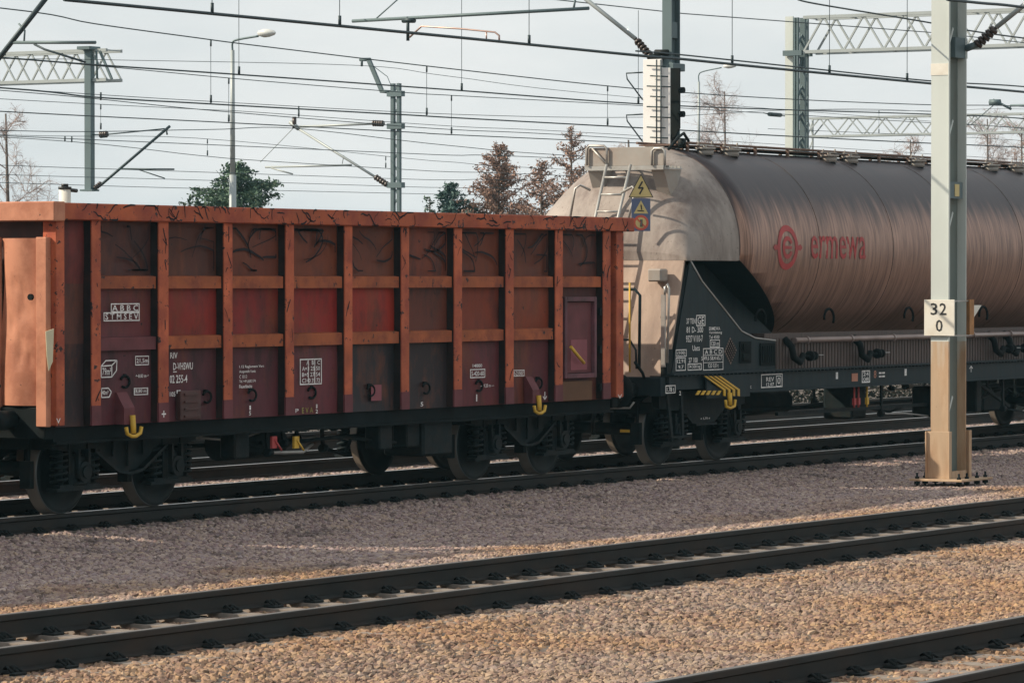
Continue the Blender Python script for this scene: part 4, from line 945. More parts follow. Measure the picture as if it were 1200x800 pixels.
# warning signs near the platform, turned half towards the left
sg = thing('warning_sign_stub', None, None)
bpy.data.objects.remove(sg)
def orient(c, nrm):
    n_ = Vector(nrm).normalized(); u = Vector((0, 0, 1)).cross(n_).normalized()*1; return lambda a, b_, d=0: Vector(c)+u*a+Vector((0, 0, 1))*b_+n_*d
c = PY(751, 240, 26.75)
Q = orient(c, (-.80, -.60, 0))
w_ = 13/82*1.02; 
m = MB()
def plate(m, pts, d0, d1, mi=0):
    A = [m.v(Q(a, b_, d0)) for a, b_ in pts]; B = [m.v(Q(a, b_, d1)) for a, b_ in pts]
    m.face(A, mi=mi); m.face(B, mi=mi)
    for i in range(len(pts)): m.face([A[i], A[(i+1) % len(pts)], B[(i+1) % len(pts)], B[i]], mi=mi)
plate(m, [(-.17, .10), (.17, .10), (0, .42)], 0, .01, 0)
plate(m, [(-.12, .13), (.12, .13), (0, .36)], .010, .012, 0)
for a, b_ in (((.02, .32), (-.035, .22)), ((-.035, .225), (.03, .235)), ((.03, .235), (-.02, .145))):
    m.bar(Q(a[0], a[1], .014), Q(b_[0], b_[1], .014), .004, .022, 1)
for a, b_ in (((-.165, .104), (.165, .104)), ((.165, .104), (0, .415)), ((0, .415), (-.165, .104))): m.bar(Q(*a, .012), Q(*b_, .012), .004, .010, 1)
m.build('warning_sign', [M_signy, M_signk], tank)
m = MB()
plate(m, [(-.13, -.36), (.13, -.36), (.13, .085), (-.13, .085)], 0, .01, 0)
plate(m, [(-.10, -.12), (.10, -.12), (0, .06)], .010, .013, 1)
m.bar(Q(-.05, -.08, .016), Q(.04, -.085, .016), .004, .014, 2); m.bar(Q(.0, .0, .016), Q(.01, -.07, .016), .004, .016, 2)
for i in range(24):
    a0, a1 = 2*math.pi*i/24, 2*math.pi*(i+1)/24
    m.face([m.v(Q(r_*math.cos(a), -.245+r_*math.sin(a), .013)) for r_, a in ((.075, a0), (.105, a0), (.105, a1), (.075, a1))], mi=3)
    m.face([m.v(Q(0, -.245, .012)), m.v(Q(.075*math.cos(a0), -.245+.075*math.sin(a0), .012)), m.v(Q(.075*math.cos(a1), -.245+.075*math.sin(a1), .012))], mi=1)
m.box(Q(-.012, -.30, .016), Q(.02, -.20, .02), 2); m.bar(Q(-.055, -.19, .018), Q(.055, -.30, .018), .004, .018, 3)
m.build('warning_sign', [M_signb, M_signy, M_signk, M_signr], tank)
# unseen left neighbour: casts ground shade, tank shape picked to let sun past
t2 = copy_tree(tank); t2.location.x = XL-1.15-(XC-48.15); tag(t2, 'unseen wagon, given a tank shape for its shadow, coupled left of the orange wagon', 'tank wagon')

# ------------------------------------------------------------------ near mast with the kilometre sign
a = PX(1091, 300, 50.5); XM = 50.5
yl = a.y; yr = PX(1112, 300, XM).y            # left face spans yl..yr (yr nearer)
XM2 = PY(1132.5, 300, yr).x
GM = PX(1100, 563, XM).z
mast = thing('catenary_mast', 'pale green steel post with the white 32 0 sign standing in the gravel', 'mast', ((XM+XM2)/2, (yl+yr)/2, GM))
ZSP = PX(1100, 400, XM).z
for z0, z1, mm_, nm in ((GM+.03, ZSP, M_mastfoot, 'post_foot'), (ZSP, 9.6, M_mast, 'post')):
    m = MB(); m.box((XM, yr, z0), (XM+.022, yl, z1)); m.box((XM2-.022, yr, z0), (XM2, yl, z1)); wb = MB(); wb.box((XM+.022, (yl+yr)/2-.007, z0), (XM2-.022, (yl+yr)/2+.007, z1)); wb.build('web', M_web, mast); m.box((XM-.012, yr-.004, z0), (XM+.03, yr+.012, z1), bev=.003)
    m.build(nm, mm_, mast)
m = MB()
for k in range(8):
    z = GM+.9+k*1.27; m.bar((XM+.024, yr+.006, z+.06), (XM+.19, yr+.03, z+.26), .012, .03)
m.build('lacing_bar', M_mastfoot if False else M_mast, mast)
m = MB(); a = PX(1090.5, 75, XM); b_ = PX(1112, 88, XM); m.box((XM-.006, yr-.008, b_.z), (XM-.001+.0, yl+.006, a.z)); m.build('white_band', M_signw, mast)
m = MB()
for x, sx in ((XM, -1), (XM2, 1)):
    za = PX(1090, 505, XM).z
    m.box((x+sx*.03, yr-.03, GM+.03), (x+sx*.05, yl+.03, za), bev=.004); m.box((x+sx*.002, yr-.05, GM+.03), (x+sx*.08, yr-.03, za), bev=.004); m.box((x+sx*.002, yl+.03, GM+.03), (x+sx*.08, yl+.05, za), bev=.004)
m.box((XM+.05, yr-.03, GM+.03), (XM2-.05, yr+.0, GM+.13))
m.build('base_socket', M_mastfoot, mast)
m = MB(); m.box((XM-.22, yr-.30, GM), (XM2+.24, yl+.22, GM+.03), bev=.004); bp_ = m.build('base_plate', M_mastfoot, mast)
m = MB()
for x in (XM-.14, XM+.12, XM2-.12, XM2+.16):
    for y in (yr-.22, yl+.14): m.tube([(x, y, GM-.22), (x, y, GM+.11)], .016, 8); m.tube([(x, y, GM+.03), (x, y, GM+.06)], .032, 6); m.tube([(x, y, GM-.05), (x, y, GM-.01)], .045, 6)
m.build('anchor_bolt', M_under, mast)
m = MB(); m.box((XM-.15, yr-.2, GM-.4), (XM2+.15, yl+.12, GM-.12), bev=.02); m.build('footing', mat('dark mortar footing', (.08, .075, .07), var=.3), mast)
# kilometre sign
sgn = thing('kilometre_sign', 'white plate reading 32 over 0 fixed to the pale mast', 'sign', (XM-.03, (yl+yr)/2, PX(1100, 372, XM).z))
q = XM-.05; a = PX(1083, 351, q); b_ = PX(1118.5, 393.5, q)
m = MB(); m.box((q, b_.y, b_.z), (q+.012, a.y, a.z), bev=.003); m.build('sign_plate', M_signw, sgn)
def face_map(x0, y0, x1, y1, X):
    p = PX(x0, y1, X); r_ = PX(x1, y0, X); return lambda u, v: Vector((X, p.y+(r_.y-p.y)*u, p.z+(r_.z-p.z)*v))
m = MB()
for s_, bx in (('3', (1090.5, 355, 1098.5, 369)), ('2', (1101, 355, 1109, 369)), ('0', (1096.5, 374.5, 1104.5, 388.5))): text_fit(m, s_, face_map(*bx, q-.003))
m.build('numerals', M_signk, sgn, fix=False)
m = MB()
for z in (a.z-.02, b_.z+.0): m.bar((q+.01, yr-.02, z), (XM2+.03, yr-.02, z), .01, .02)
m.build('clamp', M_galv, sgn)
back = thing('kilometre_sign', 'rusty sign plate seen nearly edge-on at the right side of the pale mast', 'sign', (XM2+.1, yr, 2.0))
a = PY(1130.5, 351, yr-.05); b_ = PY(1138, 392, yr-.05); m = MB(); m.box((XM2+.04, yr-.04, b_.z), (XM2+.052, yl+.05, a.z)); m.box((XM2+.0, yr-.055, b_.z), (XM2+.14, yr-.04, a.z)); m.build('sign_plate', M_rusty, back)
# small yellow number strip and clamp on the mast web
m = MB(); a = PY(1113, 213, yr+.03); b_ = PY(1128, 233, yr+.03); m.box((a.x, yr+.03, b_.z), (b_.x, yr+.04, a.z), 0); m.box((a.x+.16, yr+.022, b_.z+.03), (a.x+.30, yr+.029, a.z-.03), 1); m.build('number_strip', [M_far, M_signy], mast)
# white triangle board behind the mast on the far side
YM = yl+.30; a = PY(1137.5, 358, YM); tb = thing('marker_board', 'small white triangular board sticking out behind the pale mast', 'board', (a.x, YM, a.z))
m = MB(); pp = [PY(x, y, YM) for x, y in ((1136, 357.5), (1149.5, 357.5), (1138, 376))]; m.prism([(p.x, p.z) for p in pp], 'y', YM-.01, YM+.01); m.build('board', M_signw, tb)
m = MB(); m.tube([(a.x+.05, YM+.02, a.z-.1), (XM2-.05, YM+.02, a.z-.1), (XM2-.05, yl-.01, a.z-.1)], .015, 6); m.build('bracket', M_mast, tb)
# cantilever on the near mast: bracket, insulator, tube going up right
def insulator(m, p, d, n=5, r=.06, L_=.4):
    p = Vector(p); d = Vector(d).normalized(); m.tube([p, p+d*L_], .025, 6)
    for k in range(n):
        q_ = p+d*L_*(k+.5)/n; m.tube([q_-d*L_*.12/1, q_, q_+d*L_*.02], r*.9, 10, r2=r*.5)
XCn = XM2
arm = thing('cantilever_arm', 'tubular wire support arm rising right from the pale mast near the top right corner', 'support arm', (XM2, yr, 0))
p0 = PX(1132, 57, XCn); p1 = PX(1146, 52, XCn); p2 = PX(1168, 32, XCn); p3 = PX(1230, -18, XCn)
m = MB(); m.tube([p0, p1], .05, 8); m.box((XCn-.35, p0.y, p0.z-.14), (XCn+.05, p0.y+.12, p0.z+.14)); m.build('bracket', M_far, arm)
m = MB(); insulator(m, p1, p2-p1, 5, .085, (p2-p1).length); m.build('insulator', M_insul, arm)
m = MB(); m.tube([p2, p3], .036, 8); m.build('tube', M_fargrey, arm)

# ------------------------------------------------------------------ mast behind the tank wagon with signal and cantilever
XB = 55.1
fl = PX(776, 60, XB); fr = PX(787, 60, XB)
mast2 = thing('catenary_mast', 'grey steel mast rising behind the left end of the tank wagon', 'mast', (XB+.15, (fl.y+fr.y)/2, GZ))
m = MB(); x2 = PY(797, 60, fr.y).x
m.box((XB, fr.y, GZ), (XB+.02, fl.y, 9.5)); m.box((x2-.02, fr.y, GZ), (x2, fl.y, 9.5)); m.box((XB+.02, (fl.y+fr.y)/2-.006, GZ), (x2-.02, (fl.y+fr.y)/2+.006, 9.5))
for k in range(14): z = .5+k*.65; m.box((XB+.05, fr.y+.02, z), (x2-.05, (fl.y+fr.y)/2, z+.25))
m.build('post', M_far, mast2)
m = MB(); p = PX(780, 78, XB); m.box((XB-.02, fr.y-.05, p.z-.07), (x2+.08, fl.y+.06, p.z+.05), bev=.01); m.build('bracket', M_far, mast2)
sig = thing('railway_signal', 'white backed signal with a ladder just left of the grey mast', 'signal', (54.9, 30.3, GZ))
XG = 54.6
a = PX(753.5, 70, XG); b_ = PX(775, 172, XG)
m = MB(); m.box((XG, b_.y, 1.0), (XG+.03, a.y, a.z), bev=.005); a2 = PX(777, 80, XG+.1); b2 = PX(787, 172, XG+.1); m.box((XG+.04, b2.y, 1.0), (XG+.07, a2.y, a2.z), bev=.005); m.build('white_panel', mat('bright white signal panel', (.8, .8, .78), var=.05, rough=.5), sig)
m = MB()
for px in (769.5, 774.5): m.tube([PX(px, 70, XG-.05), PX(px, 172, XG-.05)], .013, 6)
for k in range(8): y = 77+k*12; m.tube([PX(758+(k % 2)*4, y, XG-.05), PX(780+(k % 3)*3, y+1, XG-.05)], .011, 5)
m.build('ladder', M_wire, sig)
m = MB()
for y in (85, 134): m.tube([PX(753, y, XG), PX(734, y+1, XG), PX(735, y+8, XG), PX(753, y+32, XG)], .012, 5)
m.build('stay', M_wire, sig)
XH = XG+.35
m = MB(); a = PX(786, 78, XH); pts = [PX(x, y, XH) for x, y in ((784, 80), (796, 80), (796, 150), (791, 160), (784, 165))]
m.prism([(p.y, p.z) for p in pts], 'x', XH, XH+.04); m.box((XH, pts[0].y-.05, -.2), (XH+.12, pts[0].y+.05, pts[4].z+.1))
for y in (106, 134): p = PX(795, y, XH); m.tube([(XH, p.y-.02, p.z), (XH, p.y-.10, p.z)], .05, 10)
m.build('signal_head', M_grime, sig)
m = MB(); m.box((XG+.03, b_.y, GZ), (XG+.1, b_.y+.12, 1.1)); m.build('post', M_mast, sig)
arm2 = thing('cantilever_arm', 'long horizontal wire support tube with diagonal strut left of the grey mast', 'support arm', (XB, fl.y, 5))
pa = PX(775, 72, XB-.05); pb = PX(762, 66, XB-.05); pc = PX(745, 46, XB-.05); pd = PX(690, 2, XB-.05); pe = PX(655, -26, XB-.05)
m = MB(); m.tube([pa, pb], .06, 8); m.tube([PX(768, 62, XB-.05), PX(783, 62, XB-.05)], .05, 8); m.build('bracket', M_under, arm2)
m = MB(); insulator(m, pb, pc-pb, 6, .075, (pc-pb).length); m.build('insulator', M_insul, arm2)
m = MB(); m.tube([pc, pd, pe], .035, 8); m.build('strut', M_fargrey, arm2)
m = MB(); m.tube([PX(413, 25, XB-.05), PX(690, 10, XB-.05)], .028, 8); m.tube([PX(672, 12, XB-.05), PX(674, 0, XB-.05)], .02, 6); m.tube([PX(441, 22, XB-.05), PX(468, -2, XB-.05)], .012, 5)
m.build('registration_tube', M_far, arm2)
m = MB(); m.tube([PX(478, 20, XB-.05), PX(478, 48, XB-.05)], .03, 6); m.tube([PX(472, 24, XB-.05), PX(486, 24, XB-.05)], .045, 8); m.build('dropper_bracket', M_wire, arm2)
m = MB(); m.tube([PX(480, 44, XB-.05), PX(494, 31, XB-.05), PX(540, 34, XB-.05), PX(580, 38, XB-.05), PX(585, 42, XB-.05), PX(585, 49, XB-.05)], .016, 6); m.tube([PX(570, 38, XB-.05), PX(570, 48, XB-.05)], .014, 6); m.build('steady_arm', M_copper, arm2)
# arm at the top left corner, from a mast beyond the frame
XA = 43.0
arm3 = thing('cantilever_arm', 'thick wire support strut cutting across the top left corner', 'support arm', PX(0, 60, XA))
m = MB(); m.tube([PX(-40, 118, XA), PX(62, -12, XA)], .036, 8); m.build('strut', M_wire, arm3)
m = MB(); m.tube([PX(12, 50, XA), PX(112, 50, XA)], .022, 8); m.tube([PX(28, 51, XA), PX(29, 36, XA), PX(22, 28, XA)], .014, 5); m.build('registration_tube', M_far, arm3)
m = MB(); m.tube([PX(40, 52, XA), PX(52, 58, XA), PX(100, 73, XA)], .016, 6); m.tube([PX(6, 64, XA), PX(-6, 64, XA)], .02, 6); m.build('steady_arm', M_wire, arm3)

# ------------------------------------------------------------------ overhead lines
def vp(x, xe, ye): return 327-(327-ye)*(3419-x)/(3419-xe)
def smooth(pts, n=6):
    out = []
    for i in range(len(pts)-1):
        p0 = pts[max(i-1, 0)]; p1 = pts[i]; p2 = pts[i+1]; p3 = pts[min(i+2, len(pts)-1)]
        for k in range(n):
            t_ = k/n; out.append(.5*((2*p1)+(p2-p0)*t_+(2*p0-5*p1+4*p2-p3)*t_*t_+(3*p1-p0-3*p2+p3)*t_**3))
    out.append(pts[-1]); return out
def wire(m, pts, Y, r):
    pts = sorted(pts); x0, y0 = pts[0]; xe, ye = pts[-1]
    if x0 < 60: pts = [(-500, vp(-500, x0, y0))]+pts
    if xe > 640: pts = pts+[(x, vp(x, xe, ye)) for x in (1350, 1900) if x > xe+40]
    m.tube(smooth([PY(x, y, Y) for x, y in pts]), r, 5)
def interp(pts, x):
    pts = sorted(pts)
    for (a, b_), (c, d) in zip(pts, pts[1:]):
        if a <= x <= c: return b_+(d-b_)*(x-a)/(c-a)
    return vp(x, *pts[-1]) if x > pts[-1][0] else vp(x, *pts[0])
def line(label, Y, contact, mess=None, drops=(), r=.012, up=()):
    if Y > 45: r *= .85
    t_ = thing('overhead_line', label, 'overhead wire', PY(600, interp(contact, 600), Y))
    m = MB()
    for c in (contact if isinstance(contact[0], list) else [contact]): wire(m, c, Y, r)
    m.build('contact_wire', M_wire, t_)
    if mess: m = MB(); wire(m, mess, Y, r*.8); m.build('messenger_wire', M_wire, t_)
    for x in drops:
        a = PY(x, interp(mess, x), Y); b2_ = a.copy(); b2_.z = PY(x, interp(contact, x), Y).z
        m = MB(); m.tube([a, b2_], .006, 4); m.tube([b2_+Vector((0, 0, .02)), b2_+Vector((0, 0, .16))], .022, 5); m.tube([a-Vector((0, 0, .12)), a], .018, 5); m.build('dropper', M_wire, t_)
    if up:      # the messenger these droppers hang from runs above the photo
        m = MB(); m.tube([PY(x, interp(contact, x), Y)+Vector((0, 0, 1.76)) for x in (-500, -100, 200, 500, 800, 1100, 1400, 1900)], r*.8, 5); m.build('messenger_wire', M_wire, t_)
    for x in up:
        b2_ = PY(x, interp(contact, x), Y); a = b2_+Vector((0, 0, 1.75)); m = MB(); m.tube([a, b2_], .006, 4); m.tube([b2_, b2_+Vector((0, 0, .13))], .022, 5); m.build('dropper', M_wire, t_)
    return t_
A = [(75, 0), (230, 14.6), (530, 43.5), (745, 65), (794, 69), (900, 79.7), (1090, 98), (1200, 108)]
t_ = line('thick double wire running from the top left to behind the pale mast at upper right', 27.75, A, None, (), .021, (248.5, 398, 620, 858, 972, 1063))
m = MB(); wire(m, [(745, 60), (794, 64), (927, 78), (1090, 95), (1200, 101.7)], 27.78, .012); m.build('contact_wire', M_wire, t_)
B = [(0, 9.7), (110, 28), (230, 44.5), (300, 53.6), (530, 81), (751, 104.6), (929, 116.5), (1090, 123), (1200, 125)]
Fw = [(0, 103), (110, 114), (230, 121), (300, 125), (480, 135), (530, 138), (751, 150), (929, 160), (1090, 168), (1200, 173)]
line('sagging wire pair starting at the upper left edge, joined by long vertical droppers', 41.6, Fw, B, (247, 500, 712), .014)
D = [(-20, 66), (110, 76), (300, 89), (530, 105.6), (751, 122), (929, 129), (1090, 134), (1200, 139)]
line('single wire hung from droppers that leave the top of the photo', 36.75, D, None, (), .013, (280, 541, 748))
E = [(-20, 66.5), (110, 77), (300, 94.5), (480, 109), (530, 112), (751, 124), (900, 133), (1090, 144), (1200, 150)]
I_ = [(0, 130.6), (230, 142), (300, 145.6), (480, 154), (530, 158), (751, 163), (900, 158), (1090, 165), (1200, 171)]
I_ = [(0, 130.6), (230, 142), (300, 145.6), (480, 155), (530, 158), (751, 168), (900, 176), (1090, 186)]
line('wire pair with short droppers crossing the middle of the sky behind the lamp post', 46.2, I_, E, (268, 529), .013)
line('thin high wire leading to the bracket on top of the lattice mast', 63.6, [(-60, 66), (110, 70), (422, 77), (530, 90), (751, 115)], None, (), .010)
line('close upper wire of the far bundle below the sagging wire pair', 50.5, [(0, 106), (230, 128), (409, 143), (530, 152), (730, 162)], [(0, 103.5), (230, 118), (530, 134), (751, 137.5), (929, 129), (1090, 131)], (118, 350), .011)
line('fine wire crossing just above the strut of the hanging post', 55, [(0, 153), (240, 152), (345, 150.5), (530, 171), (730, 186)], [(0, 116), (230, 128), (300, 131.6), (530, 148), (730, 158)], (118,), .011)
line('wire passing behind the middle of the strut of the lattice mast', 60, [(0, 159), (230, 169), (480, 180), (530, 182), (690, 187)], None, (), .012)
line('faint slanting wire falling from left towards the brown larches', 64, [(40, 163), (230, 182), (300, 188), (480, 199), (530, 201.5), (690, 207)], [(0, 158), (230, 162), (480, 186), (530, 190), (690, 200)], (76, 84, 243, 452), .011)
line('third lowest of the thin wires above the orange wagon rim', 70, [(0, 193.6), (230, 201.5), (480, 210), (530, 211), (690, 214)], None, (), .011)
line('second lowest of the thin wires above the orange wagon rim', 76, [(0, 204.6), (230, 211), (480, 219), (530, 220), (690, 224)], None, (), .011)
line('lowest thin wire just above the orange wagon rim', 82, [(0, 214), (234, 221), (530, 228), (690, 231)], None, (), .012)
line('lower wire pair passing the far gantry at right', 66, [(900, 151), (1090, 159), (1200, 165)], [(900, 128), (1090, 130), (1200, 128)], (1030,), .011)
line('top right corner wire sloping down past the gantry truss', 24.0, [(935, 0), (963, 6), (1090, 27), (1135, 36), (1200, 45)], None, (), .012)
line('heavy wire at the very top right corner', 21.8, [(1110, 0), (1150, 4), (1200, 9)], None, (), .02)

# ------------------------------------------------------------------ gantries, posts and lamps
def truss(root, X, y0, y1, z0, z1, n, mt, w=.09, name='truss'):
    m = MB()
    for dx in (0, .8):
        for z in (z0, z1): m.box((X+dx, y0, z-w/2), (X+dx+w, y1, z+w/2))
        for k in range(n):
            ya = y0+(y1-y0)*k/n; yb = y0+(y1-y0)*(k+1)/n; ym = (ya+yb)/2; x = X+dx+w/2
            m.bar((x, ya, z0), (x, ym, z1), .05, .05); m.bar((x, ym, z1), (x, yb, z0), .05, .05)
    for k in range(n+1):
        y = y0+(y1-y0)*k/n; m.box((X+w, y-.02, z0-.02), (X+.8, y+.02, z0+.02)); m.box((X+w, y-.02, z1-.02), (X+.8, y+.02, z1+.02))
    return m.build(name, mt, root)
def lattice_post(m, x, y, z0, z1, wx, wy, n):
    for dx in (0, wx):
        m.box((x+dx-.05, y-wy/2, z0), (x+dx+.05, y-wy/2+.05, z1)); m.box((x+dx-.05, y+wy/2-.05, z0), (x+dx+.05, y+wy/2, z1))
    for k in range(n):
        za = z0+(z1-z0)*k/n; zb = z0+(z1-z0)*(k+1)/n; s_ = 1 if k % 2 else -1
        for dx in (0, wx): m.bar((x+dx, y-s_*wy/2, za), (x+dx, y+s_*wy/2, zb), .04, .04)
        for dy in (-wy/2, wy/2): m.bar((x, y+dy, za), (x+wx, y+dy, zb), .04, .04)
# right gantry
XGn = 103.0
p = PX(941, 20.6, XGn); q = PX(941, 61, XGn)
gr = thing('gantry', 'large steel truss gantry with a pale left leg above the tank wagon', 'gantry', (XGn, p.y, GZ))
truss(gr, XGn, 0.0, p.y, q.z, p.z, 41, M_fargrey)
lg = PX(936, 100, XGn)
m = MB(); a = PX(922, 20, XGn+.2); b_ = PX(931, 20, XGn+.2); m.box((XGn+.1, b_.y, GZ), (XGn+.16, a.y, a.z)); a3 = PX(933.5, 20, XGn); b3 = PX(939.5, 20, XGn); m.build('leg', M_mast, gr)
m = MB(); m.box((XGn+.2, b3.y, GZ), (XGn+.3, a3.y, p.z)); lattice_post(m, XGn, a3.y, GZ, p.z, .6, .14, 14)
for dx in (0, .6): m.box((XGn+dx-.06, b3.y-.02, q.z-.1), (XGn+dx+.06, a.y, q.z+.05))
m.build('leg', M_far, gr)
m = MB(); lattice_post(m, XGn, 0.3, GZ, p.z, .6, .3, 14); m.build('leg', M_far, gr)
# far gantry behind it
XG2 = 170.0; p = PX(943, 139, XG2); q = PX(943, 160, XG2)
g2 = thing('gantry', 'smaller faint truss gantry seen lower behind the large gantry', 'gantry', (XG2, p.y, GZ))
truss(g2, XG2, 40.0, p.y, q.z, p.z, 30, M_fargrey, .09)
m = MB(); lattice_post(m, XG2, p.y, GZ, p.z, .6, .3, 12); lattice_post(m, XG2, 40.2, GZ, p.z, .6, .3, 12); m.build('leg', M_fargrey, g2)
# left gantry with drop post
XG3 = 104.0; p = PX(121, 59, XG3); q = PX(131, 93, XG3)
g3 = thing('gantry', 'steel truss gantry end entering from the left edge with a hanging post', 'gantry', (XG3, p.y, GZ))
truss(g3, XG3, p.y-.1, p.y+22, q.z, PX(60, 61, XG3).z, 18, M_fargrey, .10)
m = MB(); m.bar(PX(117, 60, XG3), PX(131, 93, XG3), .07, .07); m.tube([PX(113, 60, XG3), PX(114, 92, XG3)], .04, 5); m.build('end_brace', M_far, g3)
m = MB(); lattice_post(m, XG3, p.y+21, GZ, p.z, .6, .3, 14); m.build('leg', M_far, g3)
m = MB(); a = PX(101, 55, XG3); b_ = PX(108.5, 222, XG3); m.box((XG3-.1, b_.y, b_.z), (XG3+.12, a.y, a.z)); m.box((XG3-.3, b_.y-.1, a.z-.1), (XG3+.3, a.y+.15, a.z)); m.box((XG3-.2, b_.y-.12, b_.z-.06), (XG3+.2, a.y+.12, b_.z)); m.build('hanging_post', M_far, g3)
ar = thing('cantilever_arm', 'small dark strut rising right from the foot of the hanging post', 'support arm', PX(110, 222, XG3))
m = MB(); m.tube([PX(109, 222, XG3), PX(118, 217, XG3), PX(199, 148, XG3)], .045, 6); m.build('strut', M_wire, ar)
m = MB(); insulator(m, PX(112, 220, XG3), PX(122, 212, XG3)-PX(112, 220, XG3), 4, .10, .3); insulator(m, PX(118, 158, XG3), PX(128, 157, XG3)-PX(118, 158, XG3), 4, .13, .3); m.build('insulator', M_insul, ar)
m = MB(); m.tube([PX(109, 158, XG3), PX(127, 157.5, XG3), PX(193, 151, XG3)], .022, 5); m.tube([PX(140, 198, XG3), PX(204, 198.5, XG3)], .03, 5); m.tube([PX(160, 198, XG3), PX(193, 209, XG3)], .02, 5); m.tube([PX(195, 152, XG3), PX(196, 158, XG3)], .03, 5); m.build('stay_tube', M_wire, ar)
# lattice mast with bracket
XL4 = 99.5; a = PX(457.5, 98, XL4); b_ = PX(468, 98, XL4)
lm = thing('lattice_mast', 'narrow twin channel lattice mast standing behind the orange wagon', 'mast', (XL4, (a.y+b_.y)/2, GZ))
m = MB(); m.box((XL4, a.y-.11, GZ), (XL4+.12, a.y, a.z)); m.box((XL4, b_.y, GZ), (XL4+.12, b_.y+.10, a.z))
for k in range(26): z = GZ+(a.z-GZ)*k/26; z2 = z+(a.z-GZ)/26; m.bar((XL4+.05, a.y-.05, z if k % 2 else z2), (XL4+.05, b_.y+.05, z2 if k % 2 else z), .03, .04)
for y in (110, 148, 217): q = PX(462, y, XL4); m.box((XL4-.05, b_.y-.1, q.z-.08), (XL4+.15, a.y+.1, q.z+.08))
m.build('post', M_far, lm)
ar4 = thing('cantilever_arm', 'triangular wire support with diagonal strut left of the lattice mast', 'support arm', PX(457, 150, XL4))
m = MB(); m.tube([PX(457, 108, XL4), PX(447, 107, XL4)], .06, 6); m.bar(PX(448, 108, XL4), PX(432, 70, XL4), .09, .12); m.tube([PX(422, 70, XL4), PX(434, 70, XL4)], .06, 6); m.tube([PX(424, 68, XL4), PX(424, 78, XL4)], .04, 6); m.tube([PX(458, 100, XL4), PX(454, 90, XL4), PX(438, 78, XL4)], .012, 4); m.build('top_bracket', M_far, ar4)
m = MB(); m.tube([PX(345, 149, XL4), PX(450, 144.5, XL4)], .04, 6); m.tube([PX(345, 148, XL4), PX(455, 217, XL4)], .04, 6); m.tube([PX(311, 196, XL4), PX(412, 193.5, XL4)], .032, 5); m.tube([PX(318, 197, XL4), PX(343, 204, XL4)], .025, 5); m.tube([PX(401, 192, XL4), PX(403, 182, XL4)], .015, 4); m.tube([PX(344, 150, XL4), PX(305, 190, XL4)], .012, 4); m.tube([PX(340, 143, XL4), PX(350, 151, XL4)], .07, 6); m.build('strut', M_fargrey, ar4)
m = MB(); insulator(m, PX(438, 144.5, XL4), PX(452, 145, XL4)-PX(438, 144.5, XL4), 5, .11, .38); insulator(m, PX(441, 208, XL4), PX(456, 218, XL4)-PX(441, 208, XL4), 5, .11, .5); m.tube([PX(345, 137, XL4), PX(345, 150, XL4)], .07, 6); m.build('insulator', M_insul, ar4)
# right side: small far arm at (1160-1200, 120)
XR5 = 100; ar5 = thing('cantilever_arm', 'distant thin wire support at the right edge beyond the pale mast', 'support arm', PX(1170, 122, XR5))
m = MB(); m.tube([PX(1164, 117, XR5), PX(1185, 128, XR5)], .035, 5); m.tube([PX(1160, 120, XR5), PX(1172, 120, XR5)], .09, 6); m.tube([PX(1184, 128, XR5), PX(1184, 124, XR5), PX(1230, 123, XR5)], .035, 5); m.tube([PX(1166, 122, XR5), PX(1138, 146, XR5)], .012, 4); m.build('strut', M_far, ar5)
# the hanging insulator right of the centre mast
p = PY(908, 134.5, 66); hi = thing('line_insulator', 'dark insulator bead hanging on a wire left of the large gantry leg', 'insulator', p)
m = MB(); m.tube([p-Vector((.9, 0, -.03)), p-Vector((.4, 0, 0)), p+Vector((.4, 0, 0)), p+Vector((.9, 0, -.03))], .02, 5); m.tube([p-Vector((.45, 0, 0)), p-Vector((.15, 0, 0)), p+Vector((.15, 0, 0)), p+Vector((.45, 0, 0))], .075, 8); m.build('bead', M_wire, hi)
# lamp posts
def lamp(px, ytop, xarm, yarm, D_, label, k=1.0):
    p = PD(px, ytop+12, D_); X = p.x; t_ = thing('street_lamp', label, 'street lamp', (p.x, p.y, GZ), 'yard lamp posts')
    zmid = PX(px, 205, X).z
    m = MB(); m.tube([(X, p.y, GZ), (X, p.y, zmid)], .125*k, 10, r2=.115*k); m.tube([(X, p.y, zmid), (X, p.y, p.z)], .085*k, 10, r2=.065*k); m.build('pole', M_fargrey, t_)
    e = PX(xarm, yarm, X); m = MB(); m.tube(smooth([Vector((X, p.y, p.z)), PX(px, ytop+4, X), PX(px+5, ytop, X), PX(px+(xarm-px)*.6, yarm+3.5 if k == 1 else yarm+2, X)]), .035*k, 6); m.build('arm', M_far, t_)
    m = MB(); c = PX(xarm-10*k, yarm, X); L_ = (PX(xarm-21*k, yarm, X)-PX(xarm, yarm, X)).length/2
    m.lathe([(.001, -L_), (.10*k, -L_*.75), (.17*k, -L_*.2), (.19*k, L_*.3), (.12*k, L_*.85), (.001, L_)], c, 'y', 14)
    for v in m.bm.verts: v.co.z = c.z+(v.co.z-c.z)*.75
    m.build('lamp_head', mat('pale lamp head', (.62, .64, .62), rough=.4), t_)
lamp(272.5, 47, 323, 39, 130, 'tall grey lamp post with curved arm and pale head behind the orange wagon')
lamp(819, 84, 863, 77.5, 170, 'faint grey lamp post with curved arm behind the tank wagon', .75)
